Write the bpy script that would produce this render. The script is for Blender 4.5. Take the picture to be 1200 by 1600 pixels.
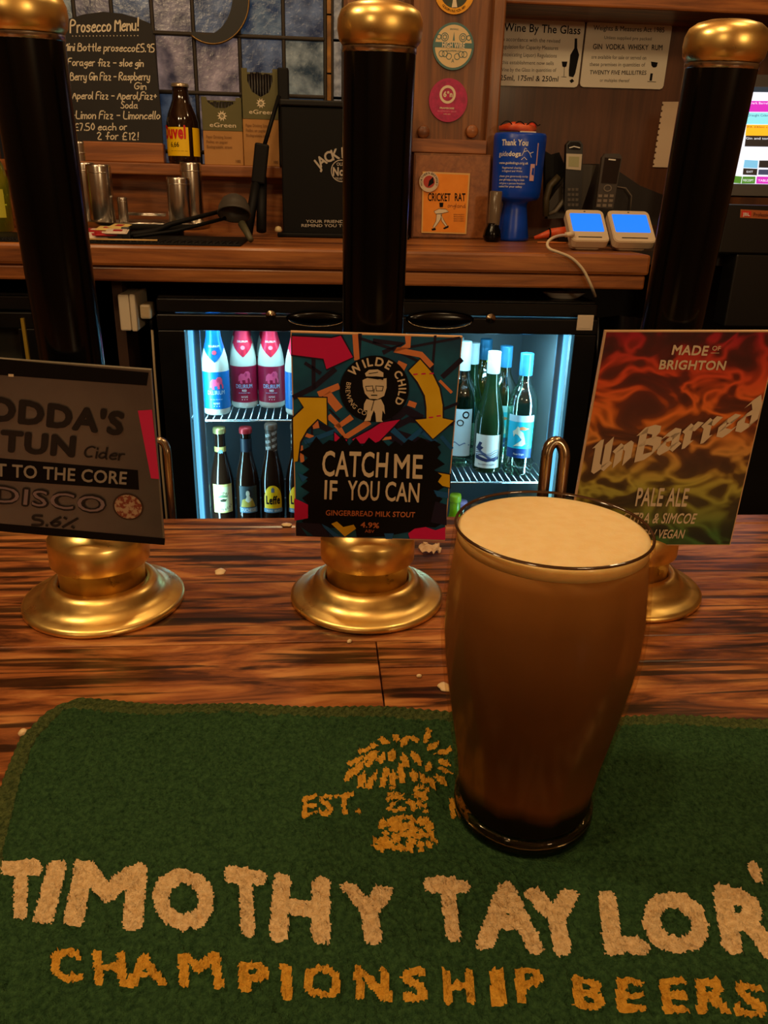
import bpy, bmesh, math, random
import numpy as np
from math import sin, cos, tan, pi, radians, atan2, sqrt, hypot
from mathutils import Vector, Matrix
from mathutils.geometry import tessellate_polygon
random.seed(7)
for o in list(bpy.data.objects): bpy.data.objects.remove(o)
S = bpy.context.scene
COL = S.collection

# ---------------------------------------------------------------- camera
PITCH, YAW, ROLL, FPX = radians(22), radians(5), radians(-1.5), 1250.0
CAM = Vector((0, 0, .30))                      # bar top is z = 0, back bar lies towards +y
fw = Vector((sin(YAW)*cos(PITCH), cos(YAW)*cos(PITCH), -sin(PITCH)))
r0 = Vector((cos(YAW), -sin(YAW), 0)); u0 = r0.cross(fw)
RT = r0*cos(ROLL) - u0*sin(ROLL); UP = u0*cos(ROLL) + r0*sin(ROLL)
cd = bpy.data.cameras.new('camera'); cam = bpy.data.objects.new('camera', cd); COL.objects.link(cam)
cd.sensor_fit = 'VERTICAL'; cd.sensor_height = 24; cd.lens = 24*FPX/1600; cd.clip_start = .01
M = Matrix((RT, UP, -fw)).transposed().to_4x4(); M.translation = CAM
cam.matrix_world = M
S.camera = cam

# ---------------------------------------------------------------- world, lamps, exposure
S.view_settings.view_transform = 'Standard'; S.view_settings.look = 'None'
S.view_settings.exposure = 0.15; S.view_settings.gamma = 1; S.view_settings.use_curve_mapping = False
w = bpy.data.worlds.new('world'); S.world = w; w.use_nodes = True
w.node_tree.nodes['Background'].inputs[0].default_value = (.05, .03, .016, 1)
w.node_tree.nodes['Background'].inputs[1].default_value = 1.0
WARM = (1, .70, .36)
def lamp(name, loc, power, col=WARM, size=.05, kind='POINT', rot=None, sy=None):
    l = bpy.data.lights.new(name, kind); l.energy = power; l.color = col
    if kind == 'POINT': l.shadow_soft_size = size
    else:
        l.size = size
        if sy: l.shape = 'RECTANGLE'; l.size_y = sy
    o = bpy.data.objects.new(name, l); COL.objects.link(o); o.location = loc
    if rot: o.rotation_euler = rot
    return o
lamp('ceiling_lamp_light', (-.75, .45, 1.25), 17, size=.06)
lamp('ceiling_lamp_light', (-.25, .05, 1.45), 11, size=.06)
lamp('ceiling_lamp_light', (.55, .55, 1.35), 8, size=.06)
lamp('ceiling_lamp_light', (1.0, 1.35, 1.45), 6, size=.08)
lamp('ceiling_lamp_light', (-.1, 1.35, 1.45), 9, size=.08)
lamp('front_fill_light', (-1.1, -1.5, 1.15), 15, size=.12)  # unseen fill added behind the camera to lift the front-facing surfaces
lamp('front_fill_light', (1.2, -1.7, .95), 32, size=.12)  # second added fill, kept low to reach the notices under the header
ICE = (.36, .80, 1.0)

# ---------------------------------------------------------------- pixel helpers (directions only; every thing gets its own real distance)
def ray(x, y): return fw + RT*((x-600)/FPX) - UP*((y-800)/FPX)
def P(x, y, Y): d = ray(x, y); return CAM + d*(Y/d.y)
def Z(x, y, z=0.0): d = ray(x, y); return CAM + d*((z-CAM.z)/d.z)
def V(*a): return Vector(a)

# ---------------------------------------------------------------- materials
def lin(c):
    return tuple(((v/255)/12.92 if v/255 <= .04045 else ((v/255+.055)/1.055)**2.4) for v in c[:3])+(1,)
MC = {}
def nd(nt, t, **k):
    n = nt.nodes.new(t)
    for a, b in k.items(): setattr(n, a, b)
    return n
def new_mat(name):
    m = bpy.data.materials.new(name); m.use_nodes = True
    nt = m.node_tree; b = nt.nodes['Principled BSDF']
    return m, nt, b
def mat(name, c=(128,128,128), rough=.5, metal=0, emit=0, ecol=None, spec=.5, coat=0, trans=0, ior=1.45,
        c2=None, ns=20, stretch=(1,1,1), lo=.35, hi=.65, bump=0, bs=None, sss=0, rvar=0, alpha=1):
    if name in MC: return MC[name]
    m, nt, b = new_mat(name); I = b.inputs
    I['Base Color'].default_value = lin(c); I['Roughness'].default_value = rough; I['Metallic'].default_value = metal
    I['Specular IOR Level'].default_value = spec; I['Coat Weight'].default_value = coat; I['Coat Roughness'].default_value = .08
    I['Transmission Weight'].default_value = trans; I['IOR'].default_value = ior; I['Alpha'].default_value = alpha
    if sss: I['Subsurface Weight'].default_value = sss; I['Subsurface Radius'].default_value = (.006,.004,.002); I['Subsurface Scale'].default_value = 1
    if emit: I['Emission Color'].default_value = lin(ecol or c); I['Emission Strength'].default_value = emit
    if c2 or bump or rvar:
        tc = nd(nt, 'ShaderNodeTexCoord'); mp = nd(nt, 'ShaderNodeMapping'); mp.inputs['Scale'].default_value = stretch
        nt.links.new(tc.outputs['Object'], mp.inputs[0])
        no = nd(nt, 'ShaderNodeTexNoise'); no.inputs['Scale'].default_value = ns; no.inputs['Detail'].default_value = 6
        nt.links.new(mp.outputs[0], no.inputs['Vector'])
        if c2:
            cr = nd(nt, 'ShaderNodeValToRGB'); cr.color_ramp.elements[0].position = lo; cr.color_ramp.elements[1].position = hi
            cr.color_ramp.elements[0].color = lin(c); cr.color_ramp.elements[1].color = lin(c2)
            nt.links.new(no.outputs['Fac'], cr.inputs[0]); nt.links.new(cr.outputs[0], I['Base Color'])
            if emit: nt.links.new(cr.outputs[0], I['Emission Color'])
        if rvar:
            mr = nd(nt, 'ShaderNodeMapRange'); mr.inputs['From Min'].default_value = .3; mr.inputs['From Max'].default_value = .7
            mr.inputs['To Min'].default_value = max(.02, rough-rvar); mr.inputs['To Max'].default_value = rough+rvar
            nt.links.new(no.outputs['Fac'], mr.inputs[0]); nt.links.new(mr.outputs[0], I['Roughness'])
        if bump:
            n2 = no
            if bs:
                n2 = nd(nt, 'ShaderNodeTexNoise'); n2.inputs['Scale'].default_value = bs; n2.inputs['Detail'].default_value = 4
                nt.links.new(mp.outputs[0], n2.inputs['Vector'])
            bp = nd(nt, 'ShaderNodeBump'); bp.inputs['Strength'].default_value = bump; bp.inputs['Distance'].default_value = .002
            nt.links.new(n2.outputs['Fac'], bp.inputs['Height']); nt.links.new(bp.outputs[0], I['Normal'])
    MC[name] = m; return m
def wood(name, dark, mid, light, axis='X', k=1.0, rough=.35, coat=0.0, bump=.25, sharp=1.0, streak=.45, lx=1.6, f0=.38, f1=.56, n2s=1.3, dist=1.6):
    if name in MC: return MC[name]
    m, nt, b = new_mat(name); L = nt.links.new
    tc = nd(nt, 'ShaderNodeTexCoord'); oi = nd(nt, 'ShaderNodeObjectInfo')
    sc = {'X': (lx, 15, 15), 'Y': (15, lx, 15), 'Z': (15, 15, lx)}[axis]
    mp = nd(nt, 'ShaderNodeMapping'); mp.inputs['Scale'].default_value = [v*k for v in sc]
    L(tc.outputs['Object'], mp.inputs[0])
    mu = nd(nt, 'ShaderNodeMath', operation='MULTIPLY'); mu.inputs[1].default_value = 37; L(oi.outputs['Random'], mu.inputs[0])
    n1 = nd(nt, 'ShaderNodeTexNoise', noise_dimensions='4D'); n1.inputs['Scale'].default_value = 1.6; n1.inputs['Detail'].default_value = 7
    n1.inputs['Roughness'].default_value = .62; n1.inputs['Distortion'].default_value = dist
    L(mp.outputs[0], n1.inputs['Vector']); L(mu.outputs[0], n1.inputs['W'])
    cr = nd(nt, 'ShaderNodeValToRGB'); e = cr.color_ramp.elements
    e[0].position = .5-.13/sharp; e[0].color = lin(dark); e[1].position = .5+.16/sharp; e[1].color = lin(light)
    x = e.new(.5+.01); x.color = lin(mid); L(n1.outputs['Fac'], cr.inputs[0])
    mp2 = nd(nt, 'ShaderNodeMapping'); mp2.inputs['Scale'].default_value = [v*k*(3 if v < 8 else 9) for v in sc]; L(tc.outputs['Object'], mp2.inputs[0])
    n2 = nd(nt, 'ShaderNodeTexNoise'); n2.inputs['Scale'].default_value = n2s; n2.inputs['Detail'].default_value = 5; n2.inputs['Distortion'].default_value = .6; L(mp2.outputs[0], n2.inputs['Vector'])
    mr = nd(nt, 'ShaderNodeMapRange'); mr.inputs['From Min'].default_value = f0; mr.inputs['From Max'].default_value = f1
    mr.inputs['To Min'].default_value = 1-streak; mr.inputs['To Max'].default_value = 1; L(n2.outputs['Fac'], mr.inputs[0])
    mx = nd(nt, 'ShaderNodeMix', data_type='RGBA', blend_type='MULTIPLY'); mx.inputs['Factor'].default_value = 1
    L(cr.outputs[0], mx.inputs['A']); L(mr.outputs[0], mx.inputs['B']); L(mx.outputs['Result'], b.inputs['Base Color'])
    b.inputs['Roughness'].default_value = rough; b.inputs['Coat Weight'].default_value = coat; b.inputs['Coat Roughness'].default_value = .15
    if bump:
        bp = nd(nt, 'ShaderNodeBump'); bp.inputs['Strength'].default_value = bump; bp.inputs['Distance'].default_value = .0012
        L(n2.outputs['Fac'], bp.inputs['Height']); L(bp.outputs[0], b.inputs['Normal'])
    MC[name] = m; return m
def thin_glass(name, tint=(255,255,255), refl=.08, rough=.03, k=.22):
    if name in MC: return MC[name]
    m, nt, b = new_mat(name); nt.nodes.remove(b); L = nt.links.new
    tr = nd(nt, 'ShaderNodeBsdfTransparent'); tr.inputs[0].default_value = lin(tint)
    gl = nd(nt, 'ShaderNodeBsdfGlossy'); gl.inputs['Roughness'].default_value = rough
    fr = nd(nt, 'ShaderNodeLayerWeight'); fr.inputs['Blend'].default_value = .15
    ma = nd(nt, 'ShaderNodeMath', operation='MULTIPLY_ADD'); ma.inputs[1].default_value = k; ma.inputs[2].default_value = refl*.4
    L(fr.outputs['Fresnel'], ma.inputs[0])
    mx = nd(nt, 'ShaderNodeMixShader'); L(ma.outputs[0], mx.inputs[0]); L(tr.outputs[0], mx.inputs[1]); L(gl.outputs[0], mx.inputs[2])
    L(mx.outputs[0], nt.nodes['Material Output'].inputs[0])
    MC[name] = m; return m

# ---------------------------------------------------------------- mesh builder
class MB:
    def __init__(s): s.v = []; s.f = []; s.mi = []; s.sm = []; s.mats = []
    def add(s, vs, fs, m, smooth=False):
        k = len(s.v); s.v += [tuple(v) for v in vs]
        if m not in s.mats: s.mats.append(m)
        i = s.mats.index(m)
        for f in fs: s.f.append(tuple(a+k for a in f)); s.mi.append(i); s.sm.append(smooth)
        return s
    def box(s, c, d, m, bev=0, M=None, seg=2):
        x, y, z = d[0]/2, d[1]/2, d[2]/2
        if bev:
            bm = bmesh.new(); bmesh.ops.create_cube(bm, size=1)
            for v in bm.verts: v.co = V(v.co.x*d[0], v.co.y*d[1], v.co.z*d[2])
            bmesh.ops.bevel(bm, geom=bm.edges[:], offset=min(bev, .49*min(d)), segments=seg, affect='EDGES', profile=.5)
            bm.verts.index_update(); vs = [v.co.copy() for v in bm.verts]; fs = [[v.index for v in f.verts] for f in bm.faces]; bm.free()
        else:
            vs = [V(a*x, b*y, g*z) for a in (-1,1) for b in (-1,1) for g in (-1,1)]
            fs = [(0,1,3,2),(4,6,7,5),(0,4,5,1),(2,3,7,6),(0,2,6,4),(1,5,7,3)]
        c = V(*c)
        vs = [c+(M @ v if M else v) for v in vs]
        return s.add(vs, fs, m, bool(bev) and seg > 2)
    def bb(s, x0, x1, y0, y1, z0, z1, m, bev=0):
        return s.box(((x0+x1)/2,(y0+y1)/2,(z0+z1)/2), (abs(x1-x0),abs(y1-y0),abs(z1-z0)), m, bev)
    def lathe(s, pr, c, m, seg=32, M=None, smooth=True, cap=True):
        vs = []; fs = []; c = V(*c)
        for r, z in pr:
            for k in range(seg):
                a = 2*pi*k/seg; p = V(r*cos(a), r*sin(a), z); vs.append(c+(M @ p if M else p))
        for i in range(len(pr)-1):
            for k in range(seg):
                a, b = i*seg+k, i*seg+(k+1) % seg; fs.append((a, b, b+seg, a+seg))
        if cap: fs.append(tuple(range(seg))[::-1]); fs.append(tuple(range((len(pr)-1)*seg, len(pr)*seg)))
        return s.add(vs, fs, m, smooth)
    def tube(s, pts, r, m, seg=8, closed=False, rs=None, smooth=True):
        pts = [V(*p) for p in pts]; n = len(pts); vs = []; fs = []; up = None
        for i, p in enumerate(pts):
            t = (pts[(i+1) % n]-pts[i-1]) if closed else (pts[min(i+1, n-1)]-pts[max(i-1, 0)])
            t.normalize()
            if up is None: up = t.orthogonal().normalized()
            up = (up - t*up.dot(t)).normalized(); b = t.cross(up)
            rr = rs[i] if rs else r
            for k in range(seg):
                a = 2*pi*k/seg; vs.append(p+up*(rr*cos(a))+b*(rr*sin(a)))
        for i in range(n if closed else n-1):
            for k in range(seg):
                a, b = i*seg+k, i*seg+(k+1) % seg; c = ((i+1) % n)*seg
                fs.append((a, b, c+(k+1) % seg, c+k))
        if not closed: fs.append(tuple(range(seg))[::-1]); fs.append(tuple(range((n-1)*seg, n*seg)))
        return s.add(vs, fs, m, smooth)
    def poly(s, fn, pts, m, n=.0003):          # flat polygon on a surface
        v2 = [V(a[0], a[1], 0) for a in pts]; tr = tessellate_polygon([v2])
        a = sum(v2[i].x*v2[(i+1) % len(v2)].y-v2[(i+1) % len(v2)].x*v2[i].y for i in range(len(v2)))
        out = []
        if not isinstance(fn, Plane):          # curved surface: split until the facets follow it
            st_ = [[v2[i].copy() for i in t] for t in tr]; vs = []
            while st_:
                t = st_.pop(); us = [p.x for p in t]; e = max(range(3), key=lambda i: abs(t[i].x-t[(i+1) % 3].x))
                if max(us)-min(us) > .006:
                    m_ = t[e].lerp(t[(e+1) % 3], .5); o_ = t[(e+2) % 3]; st_ += [[t[e], m_, o_], [m_, t[(e+1) % 3], o_]]
                else: vs += t
            return s.add([fn(p.x, p.y, n) for p in vs], [(i, i+1, i+2) for i in range(0, len(vs), 3)], m)
        for t in tr:
            A, B, C = (v2[i] for i in t)
            out.append(t if (B-A).cross(C-A).z > 0 else t[::-1])
        return s.add([fn(p.x, p.y, n) for p in v2], out, m)
    def prism(s, fn, pts, m, n0, n1):
        k = len(pts); s.poly(fn, pts, m, n1); s.poly(fn, pts[::-1], m, n0)
        s.add([fn(p[0], p[1], n0) for p in pts]+[fn(p[0], p[1], n1) for p in pts], [(i, (i+1) % k, k+(i+1) % k, k+i) for i in range(k)], m); return s
    def ribbon(s, fn, pts, wd, m, n=.0003, closed=False, cap=True):
        pts = [V(p[0], p[1]) for p in pts]; N = len(pts)
        if N < 2: return s
        if cap and not closed:
            a = (pts[0]-pts[1]).normalized()*wd*.3; b = (pts[-1]-pts[-2]).normalized()*wd*.3
            pts = [pts[0]+a]+pts[1:-1]+[pts[-1]+b]
        vs = []
        for i, p in enumerate(pts):
            t = (pts[(i+1) % N]-pts[i-1]) if closed else (pts[min(i+1, N-1)]-pts[max(i-1, 0)])
            if t.length < 1e-9: t = V(1, 0)
            t.normalize(); q = V(-t.y, t.x)*wd/2
            vs += [fn(p.x+q.x, p.y+q.y, n), fn(p.x-q.x, p.y-q.y, n)]
        fs = [(2*i+1, 2*((i+1) % N)+1, 2*((i+1) % N), 2*i) for i in range(N if closed else N-1)]
        return s.add(vs, fs, m)
    def text(s, fn, string, L, R, T, m, n=.0004, bold=0, mode='font', wd=1.0):
        """baseline from L to R, T = where the top-left of a capital stands (2-D on the surface)"""
        L, R, T = V(*L), V(*R), V(*T); ex = R-L; ey = T-L
        if mode == 'font':
            vs, fs, w_, h_ = glyphs(string, bold)
            k_ = max(1, len(vs)//8) if bold else len(vs)+1
            return s.add([fn(*(L+ex*(x/w_)+ey*(y/h_)), n+2e-5*(i//k_)) for i, (x, y) in enumerate(vs)], fs, m)
        strokes, w_ = handwriting(string, BLK if mode == 'nib' else None); q = wd
        for st in strokes:
            pts = [L+ex*(x/w_)+ey*(y/9) for x, y in st]
            if mode == 'nib':
                nib = (ex.normalized()*.75+ey.normalized()*.65).normalized()*q/2
                for a, b in zip(pts[:-1], pts[1:]):
                    qd = [a-nib, b-nib, b+nib, a+nib]
                    ar = (qd[1]-qd[0]).x*(qd[3]-qd[0]).y-(qd[1]-qd[0]).y*(qd[3]-qd[0]).x
                    if ar < 0: qd = qd[::-1]
                    s.add([fn(p.x, p.y, n) for p in qd], [(0,1,2,3)], m)
            else: s.ribbon(fn, pts, q, m, n)
        return s
    def build(s, name, parent=None, loc=None):
        me = bpy.data.meshes.new(name)
        off = parent.matrix_world.translation if parent is not None else (loc or V(0,0,0))
        if parent is not None: off = WLOC[parent.name]
        off = V(*off)
        me.from_pydata([(a[0]-off.x, a[1]-off.y, a[2]-off.z) for a in s.v], [], s.f)
        for m in s.mats: me.materials.append(m)
        me.polygons.foreach_set('material_index', s.mi); me.polygons.foreach_set('use_smooth', s.sm)
        me.update()
        o = bpy.data.objects.new(name, me); COL.objects.link(o)
        if parent is not None: o.parent = parent
        else: o.location = off
        WLOC[o.name] = off
        return o
WLOC = {}
def thing(name, label, cat, loc, group=None):
    o = bpy.data.objects.new(name, None); COL.objects.link(o); o.location = loc; o.empty_display_size = .02
    WLOC[o.name] = V(*loc); o['label'] = label; o['category'] = cat
    if group: o['group'] = group
    return o
def tag(o, label, cat, group=None):
    o['label'] = label; o['category'] = cat
    if group: o['group'] = group
    return o
def struct(o): o['kind'] = 'structure'; return o

# ---------------------------------------------------------------- lettering
GC = {}
def glyphs(s, bold=0):
    if (s, bold) in GC: return GC[(s, bold)]
    def mk(t):
        cu = bpy.data.curves.new('t', 'FONT'); cu.body = t; cu.size = 1; cu.resolution_u = 3
        if bold: cu.space_character = 1+bold*2
        o = bpy.data.objects.new('t', cu); COL.objects.link(o); bpy.context.view_layer.update()
        me = bpy.data.meshes.new_from_object(o.evaluated_get(bpy.context.evaluated_depsgraph_get()))
        v = [(a.co.x, a.co.y) for a in me.vertices]; f = [tuple(p.vertices) for p in me.polygons]
        bpy.data.objects.remove(o); bpy.data.curves.remove(cu); bpy.data.meshes.remove(me)
        return v, f
    if ('H', bold, 'cap') not in GC:
        v, _ = mk('H'); GC[('H', bold, 'cap')] = (min(a[1] for a in v), max(a[1] for a in v))
    y0, y1 = GC[('H', bold, 'cap')]
    v, f = mk(s); x0 = min(a[0] for a in v); x1 = max(a[0] for a in v)
    if bold:                                   # heavier strokes: the same outline laid again a little to each side
        b0 = list(v); f0 = list(f); v = []; f = []
        for q in range(8):
            a = q*pi/4; dx, dy = bold*cos(a), bold*sin(a)
            dy = min(max(dy, -bold), bold); f += [tuple(i+len(v) for i in t) for t in f0]; v += [(x+dx, y+dy) for x, y in b0]
        y0 -= bold; y1 += bold; x0 -= bold; x1 += bold
    v = [(a-x0, b-y0) for a, b in v]; g = []
    for q in f:
        A, B, C = v[q[0]], v[q[1]], v[q[2]]
        g.append(q if (B[0]-A[0])*(C[1]-A[1])-(B[1]-A[1])*(C[0]-A[0]) > 0 else q[::-1])
    GC[(s, bold)] = (v, g, x1-x0, y1-y0)
    return GC[(s, bold)]
HW = {'A':"00 39 60;14 54",'B':"00 09 48 56 05;05 55 62 50 00",'C':"68 49 17 03 20 51",'D':"00 09 48 55 42 00",'F':"00 09 59;05 45",'G':"68 49 17 03 20 51 64 34",
'L':"09 00 50",'M':"00 09 34 69 60",'P':"00 09 49 67 45 05",'R':"00 09 49 67 45 05 60",'S':"58 39 18 16 44 52 30 01",'T':"09 59;39 30",'U':"09 02 00 30 52;59 50 60",
'a':"44 25 04 01 20 42;45 41 50",'b':"09 00 30 52 44 15 04",'c':"44 25 03 01 20 41",'d':"49 41 50;44 25 03 01 20 42",'e':"03 43 45 25 03 01 20 41",'f':"48 39 28 20;04 44",
'g':"44 25 03 02 21 43;45 4b 2c 0b",'h':"09 00;03 25 44 40",'i':"05 00;07 08",'k':"09 00;45 03 40",'l':"09 01 10",'m':"05 00;03 15 34 30;33 45 64 60",'n':"05 00;03 25 44 40",
'o':"25 04 01 20 42 44 25",'p':"05 0c;04 25 44 42 20 01",'r':"05 00;03 15 35",'s':"44 25 04 23 42 20 01",'t':"28 21 30;05 45",'u':"05 01 20 41;45 40",
'v':"05 20 45",'w':"05 10 24 30 45",'y':"05 01 20 42;45 4b 2c 0b",'z':"05 45 00 40",'£':"58 39 17 10 00 50;04 44",'0':"29 06 03 20 43 46 29",'1':"17 29 20",'2':"07 29 47 46 00 50",
'4':"39 03 53;35 30",'5':"49 09 05 35 53 40 00",'6':"49 15 02 20 42 44 25 03",'7':"09 49 10",'9':"46 25 07 29 47 40",',':"11 0b",'.':"00 01",'-':"04 44",'+':"04 44;26 22",
'!':"19 13;10 11","'":"19 17",'%':"00 69;09 18;41 50",'&':"50 17 29 37 02 20 54",}
BLK = {'U':"09 19 12 11 20 41;49 41 50",'n':"06 15 10;15 36 45 40 51",'B':"09 19 10;19 39 58 56 45 15;45 64 61 40 10",'a':"05 26 45 41 50;44 24 03 01 10 41",'r':"06 15 10 20;15 26 45",'e':"02 44 25 04 01 20 41",'d':"18 39 46 41 20 01 04 25 45"}
def handwriting(s, alt=None):
    x = 0; out = []
    for ch in s:
        if ch == ' ': x += 3.2; continue
        g = (alt or HW).get(ch, HW['o']); mx = 0
        for st in g.split(';'):
            p = []
            for q in st.split():
                a = int(q[0]); b = {'a': -1, 'b': -2, 'c': -3}.get(q[1]); b = int(q[1]) if b is None else b
                p.append(V(a, b)); mx = max(mx, a)
            if alt is None:
                for _ in range(2):
                    if len(p) > 2:
                        r = [p[0]]
                        for i in range(len(p)-1):
                            if i > 0: r.append(p[i].lerp(p[i+1], .25))
                            if i < len(p)-2: r.append(p[i].lerp(p[i+1], .75))
                        r.append(p[-1]); p = r
            out.append([(x+a.x, a.y) for a in p])
        x += mx+1.7
    return out, x-1.7
class Plane:
    def __init__(s, O, X=(1,0,0), Y=(0,0,1)):
        s.O = V(*O); s.X = V(*X).normalized(); s.Y = V(*Y); s.Y = (s.Y-s.X*s.Y.dot(s.X)).normalized(); s.N = s.X.cross(s.Y)
    def __call__(s, u, v, n=0): return s.O+s.X*u+s.Y*v+s.N*n
    def px(s, x, y):
        d = ray(x, y); t = (s.O-CAM).dot(s.N)/d.dot(s.N); p = CAM+d*t-s.O
        return (p.dot(s.X), p.dot(s.Y))
    def pts(s, l): return [s.px(*a) for a in l]
def cyl(cx, cy, z0, r):                        # label surface of a bottle, turned to the room
    ph = atan2(-cy, -cx)
    return lambda u, v, n=0: V(cx+(r+n)*cos(ph+u/r), cy+(r+n)*sin(ph+u/r), z0+v)
def sleeve(mb, fn, u0, u1, v0, v1, m, n=.0003, k=14):
    vs = []; fs = []
    for i in range(k+1):
        u = u0+(u1-u0)*i/k; vs += [fn(u, v0, n), fn(u, v1, n)]
    for i in range(k): fs.append((2*i, 2*i+2, 2*i+3, 2*i+1))
    mb.add(vs, fs, m, True)
def circ(cx, cy, r, k=32, ry=None, a0=0, a1=360):
    ry = ry or r; full = a1-a0 >= 360
    return [(cx+r*cos(radians(a0+(a1-a0)*i/(k if full else k-1))), cy+ry*sin(radians(a0+(a1-a0)*i/(k if full else k-1)))) for i in range(k)]
def arc_text(mb, fn, s, c, r, a0, a1, h, m, n, bold=.02, outward=True, sx=1.0):
    ws = [glyphs(ch, bold)[2]+.12 if ch != ' ' else .35 for ch in s]; tot = sum(ws)-ws[0]/2-ws[-1]/2 or 1; acc = -ws[0]/2
    for ch, wi in zip(s, ws):
        acc += wi
        if ch == ' ': continue
        a = radians(a0+(a1-a0)*(acc-wi/2)/tot); vs, fs, w_, h_ = glyphs(ch, bold)
        sc = h/h_; up = V(cos(a), sin(a))*(1 if outward else -1); rt = V(up.y, -up.x)
        b = V(*c)+V(cos(a), sin(a))*(r if outward else r+h)
        k_ = max(1, len(vs)//8) if bold else len(vs)+1
        mb.add([fn(*(b+rt*((x-w_/2)*sc*sx)+up*(y*sc)), n+2e-5*(j//k_)) for j, (x, y) in enumerate(vs)], fs, m)

# ================================================================ materials used throughout
BRASS = mat('brass', (252,220,140), .34, 1, rvar=.08, ns=60, c2=(242,204,118), bump=.04)
BLACK = mat('black_gloss', (4,4,5), .18, spec=.28)
MBLACK = mat('black_matt', (8,8,9), .6, spec=.25)
DARK = mat('dark_plastic', (24,24,26), .4)
STEEL = mat('steel', (200,196,188), .24, 1)
CHROME = mat('aged_chrome', (176,160,136), .2, 1)
CREAM = mat('cream_ink', (222,206,176), .6); WHITE = mat('white_ink', (228,226,220), .5); BLKINK = mat('black_ink', (9,8,10), .6, spec=.2)
OAK = wood('bar_oak', (80,40,20), (160,94,48), (206,142,80), 'X', 1.75, .32, .3, .4, sharp=1.1, streak=.86, lx=2.9, f0=.40, f1=.50, n2s=.5, dist=1.3)
PINE = wood('back_bar_wood', (92,46,18), (156,92,42), (194,126,64), 'X', .6, .42, .1, .2, sharp=.8, streak=.3)
PINEZ = wood('panel_wood', (84,48,22), (126,76,36), (156,100,50), 'Z', .6, .5, .05, .2, sharp=.7, streak=.28)
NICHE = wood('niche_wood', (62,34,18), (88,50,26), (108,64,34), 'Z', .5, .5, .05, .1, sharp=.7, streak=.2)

# ================================================================ room
WT, WF, WB, WALL = .195, 1.55, .130, 2.12       # worktop height, its front, its underside, the wall behind
dark_wall = mat('room_wall', (150,112,78), .8); floor_m = mat('room_floor', (40,26,18), .6)
def room(name, *a): return struct(MB().bb(*a, dark_wall if name != 'floor' else floor_m).build(name))
room('floor', -3, 3, -2.5, 2.3, -1.12, -1.07); room('ceiling', -3, 3, -2.5, 2.3, 1.75, 1.8)
room('wall_left', -3.05, -3, -2.5, 2.3, -1.07, 1.75); room('wall_right', 3, 3.05, -2.5, 2.3, -1.07, 1.75)
room('wall_front', -3, 3, -2.55, -2.5, -1.07, 1.75); room('wall_back', -3, 3, 2.3, 2.35, -1.07, 1.75)

# back panelling: rails and ledge under the window, post with stickers, header, niche
def rect_px(x0, y0, x1, y1, Y):
    a = P(x0, y0, Y); b = P(x1, y0, Y); c = P(x0, y1, Y); d = P(x1, y1, Y)
    return (a.x+c.x)/2, (b.x+d.x)/2, (c.z+d.z)/2, (a.z+b.z)/2
xL = -1.6
postL, postR = P(643, 120, 2.0).x, P(762, 120, 2.0).x; trimR = P(786, 60, 1.98).x
sill = P(340, 258, 2.0).z; sillb = P(340, 276, 2.0).z
winL, winR = P(60, 60, WALL).x, P(541, 60, WALL).x
struct(MB().bb(xL, postL, 1.97, 2.17, sillb, sill, PINE, .003).build('trim_1'))             # ledge
struct(MB().bb(xL, postL, 2.03, 2.16, WT, sillb, PINE).build('trim_2'))                     # riser below the ledge
struct(MB().bb(winR, postL, 2.06, 2.18, sill, 1.75, PINEZ).build('trim_3'))                # stile right of the window
struct(MB().bb(postL, postR, 2.0, 2.2, WT, 1.75, PINEZ).build('trim_4'))                   # post
struct(MB().bb(postR-.002, trimR, 1.965, 2.25, WT, 1.75, PINEZ, .004).build('trim_5'))       # upright at the niche
rz0, rz1 = P(700, 240, 1.97).z, P(700, 218, 1.97).z
struct(MB().bb(postL, postR, 1.955, 2.0, rz0, rz1, PINE, .002).build('trim_6'))             # rail under the stickers
hz = P(950, 12, 1.99).z
struct(MB().bb(trimR, 2.2, 1.99, 2.25, hz, hz+.3, PINE, .004).build('trim_7'))              # header over the niche
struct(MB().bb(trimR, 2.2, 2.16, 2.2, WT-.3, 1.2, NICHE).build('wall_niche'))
struct(MB().bb(xL, -.75, 2.1, 2.2, sill, 1.75, PINEZ).build('trim_8'))

# window: panes behind lead
LEAD = mat('lead', (52,46,40), .5, .6)
wn = thing('window_1', 'leaded window of small frosted blue panes behind the back bar', 'window', (P(380,100,WALL).x, WALL, sill)); del wn['label']; del wn['category']; struct(wn)
wp = Plane((0, WALL, 0))
pane_m = []
for i, (a, b) in enumerate([((30,44,66), (98,112,132)), ((56,56,66), (138,128,130)), ((30,46,54), (150,156,146)), ((52,50,60), (160,142,140)), ((30,50,76), (110,128,136))]):
    pane_m.append(mat('stained_pane_%d' % i, a, .22, c2=b, ns=22, lo=.36, hi=.80, bump=.9, bs=70, emit=.34))  # weak emission in the pane colour stands in for daylight behind
cols = [P(x, 60, WALL).x for x in (60, 120, 178, 240, 303, 374, 443, 508)]; rows = [P(380, y, WALL).z for y in (-118, -32, 57, 148, 240, 320)]
rows[-1] = max(rows[-1], sill)
k = 0
for i in range(len(cols)-1):
    for j in range(len(rows)-1):
        MB().bb(cols[i]+.003, cols[i+1]-.003, WALL, WALL+.004, rows[j+1]+.003, rows[j]-.003, pane_m[(i*3+j*2+(i*j) % 3) % 5 if j < 4 else 1]).build('pane', wn)
lead = MB()
for x in cols: lead.box((x, WALL, (rows[0]+rows[-1])/2), (.009, .010, rows[0]-rows[-1]), LEAD, .003)
for z in rows: lead.box(((cols[0]+cols[-1])/2, WALL-.001, z), (cols[-1]-cols[0], .011, .009), LEAD, .003)
lead.build('lead_came', wn)
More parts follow.
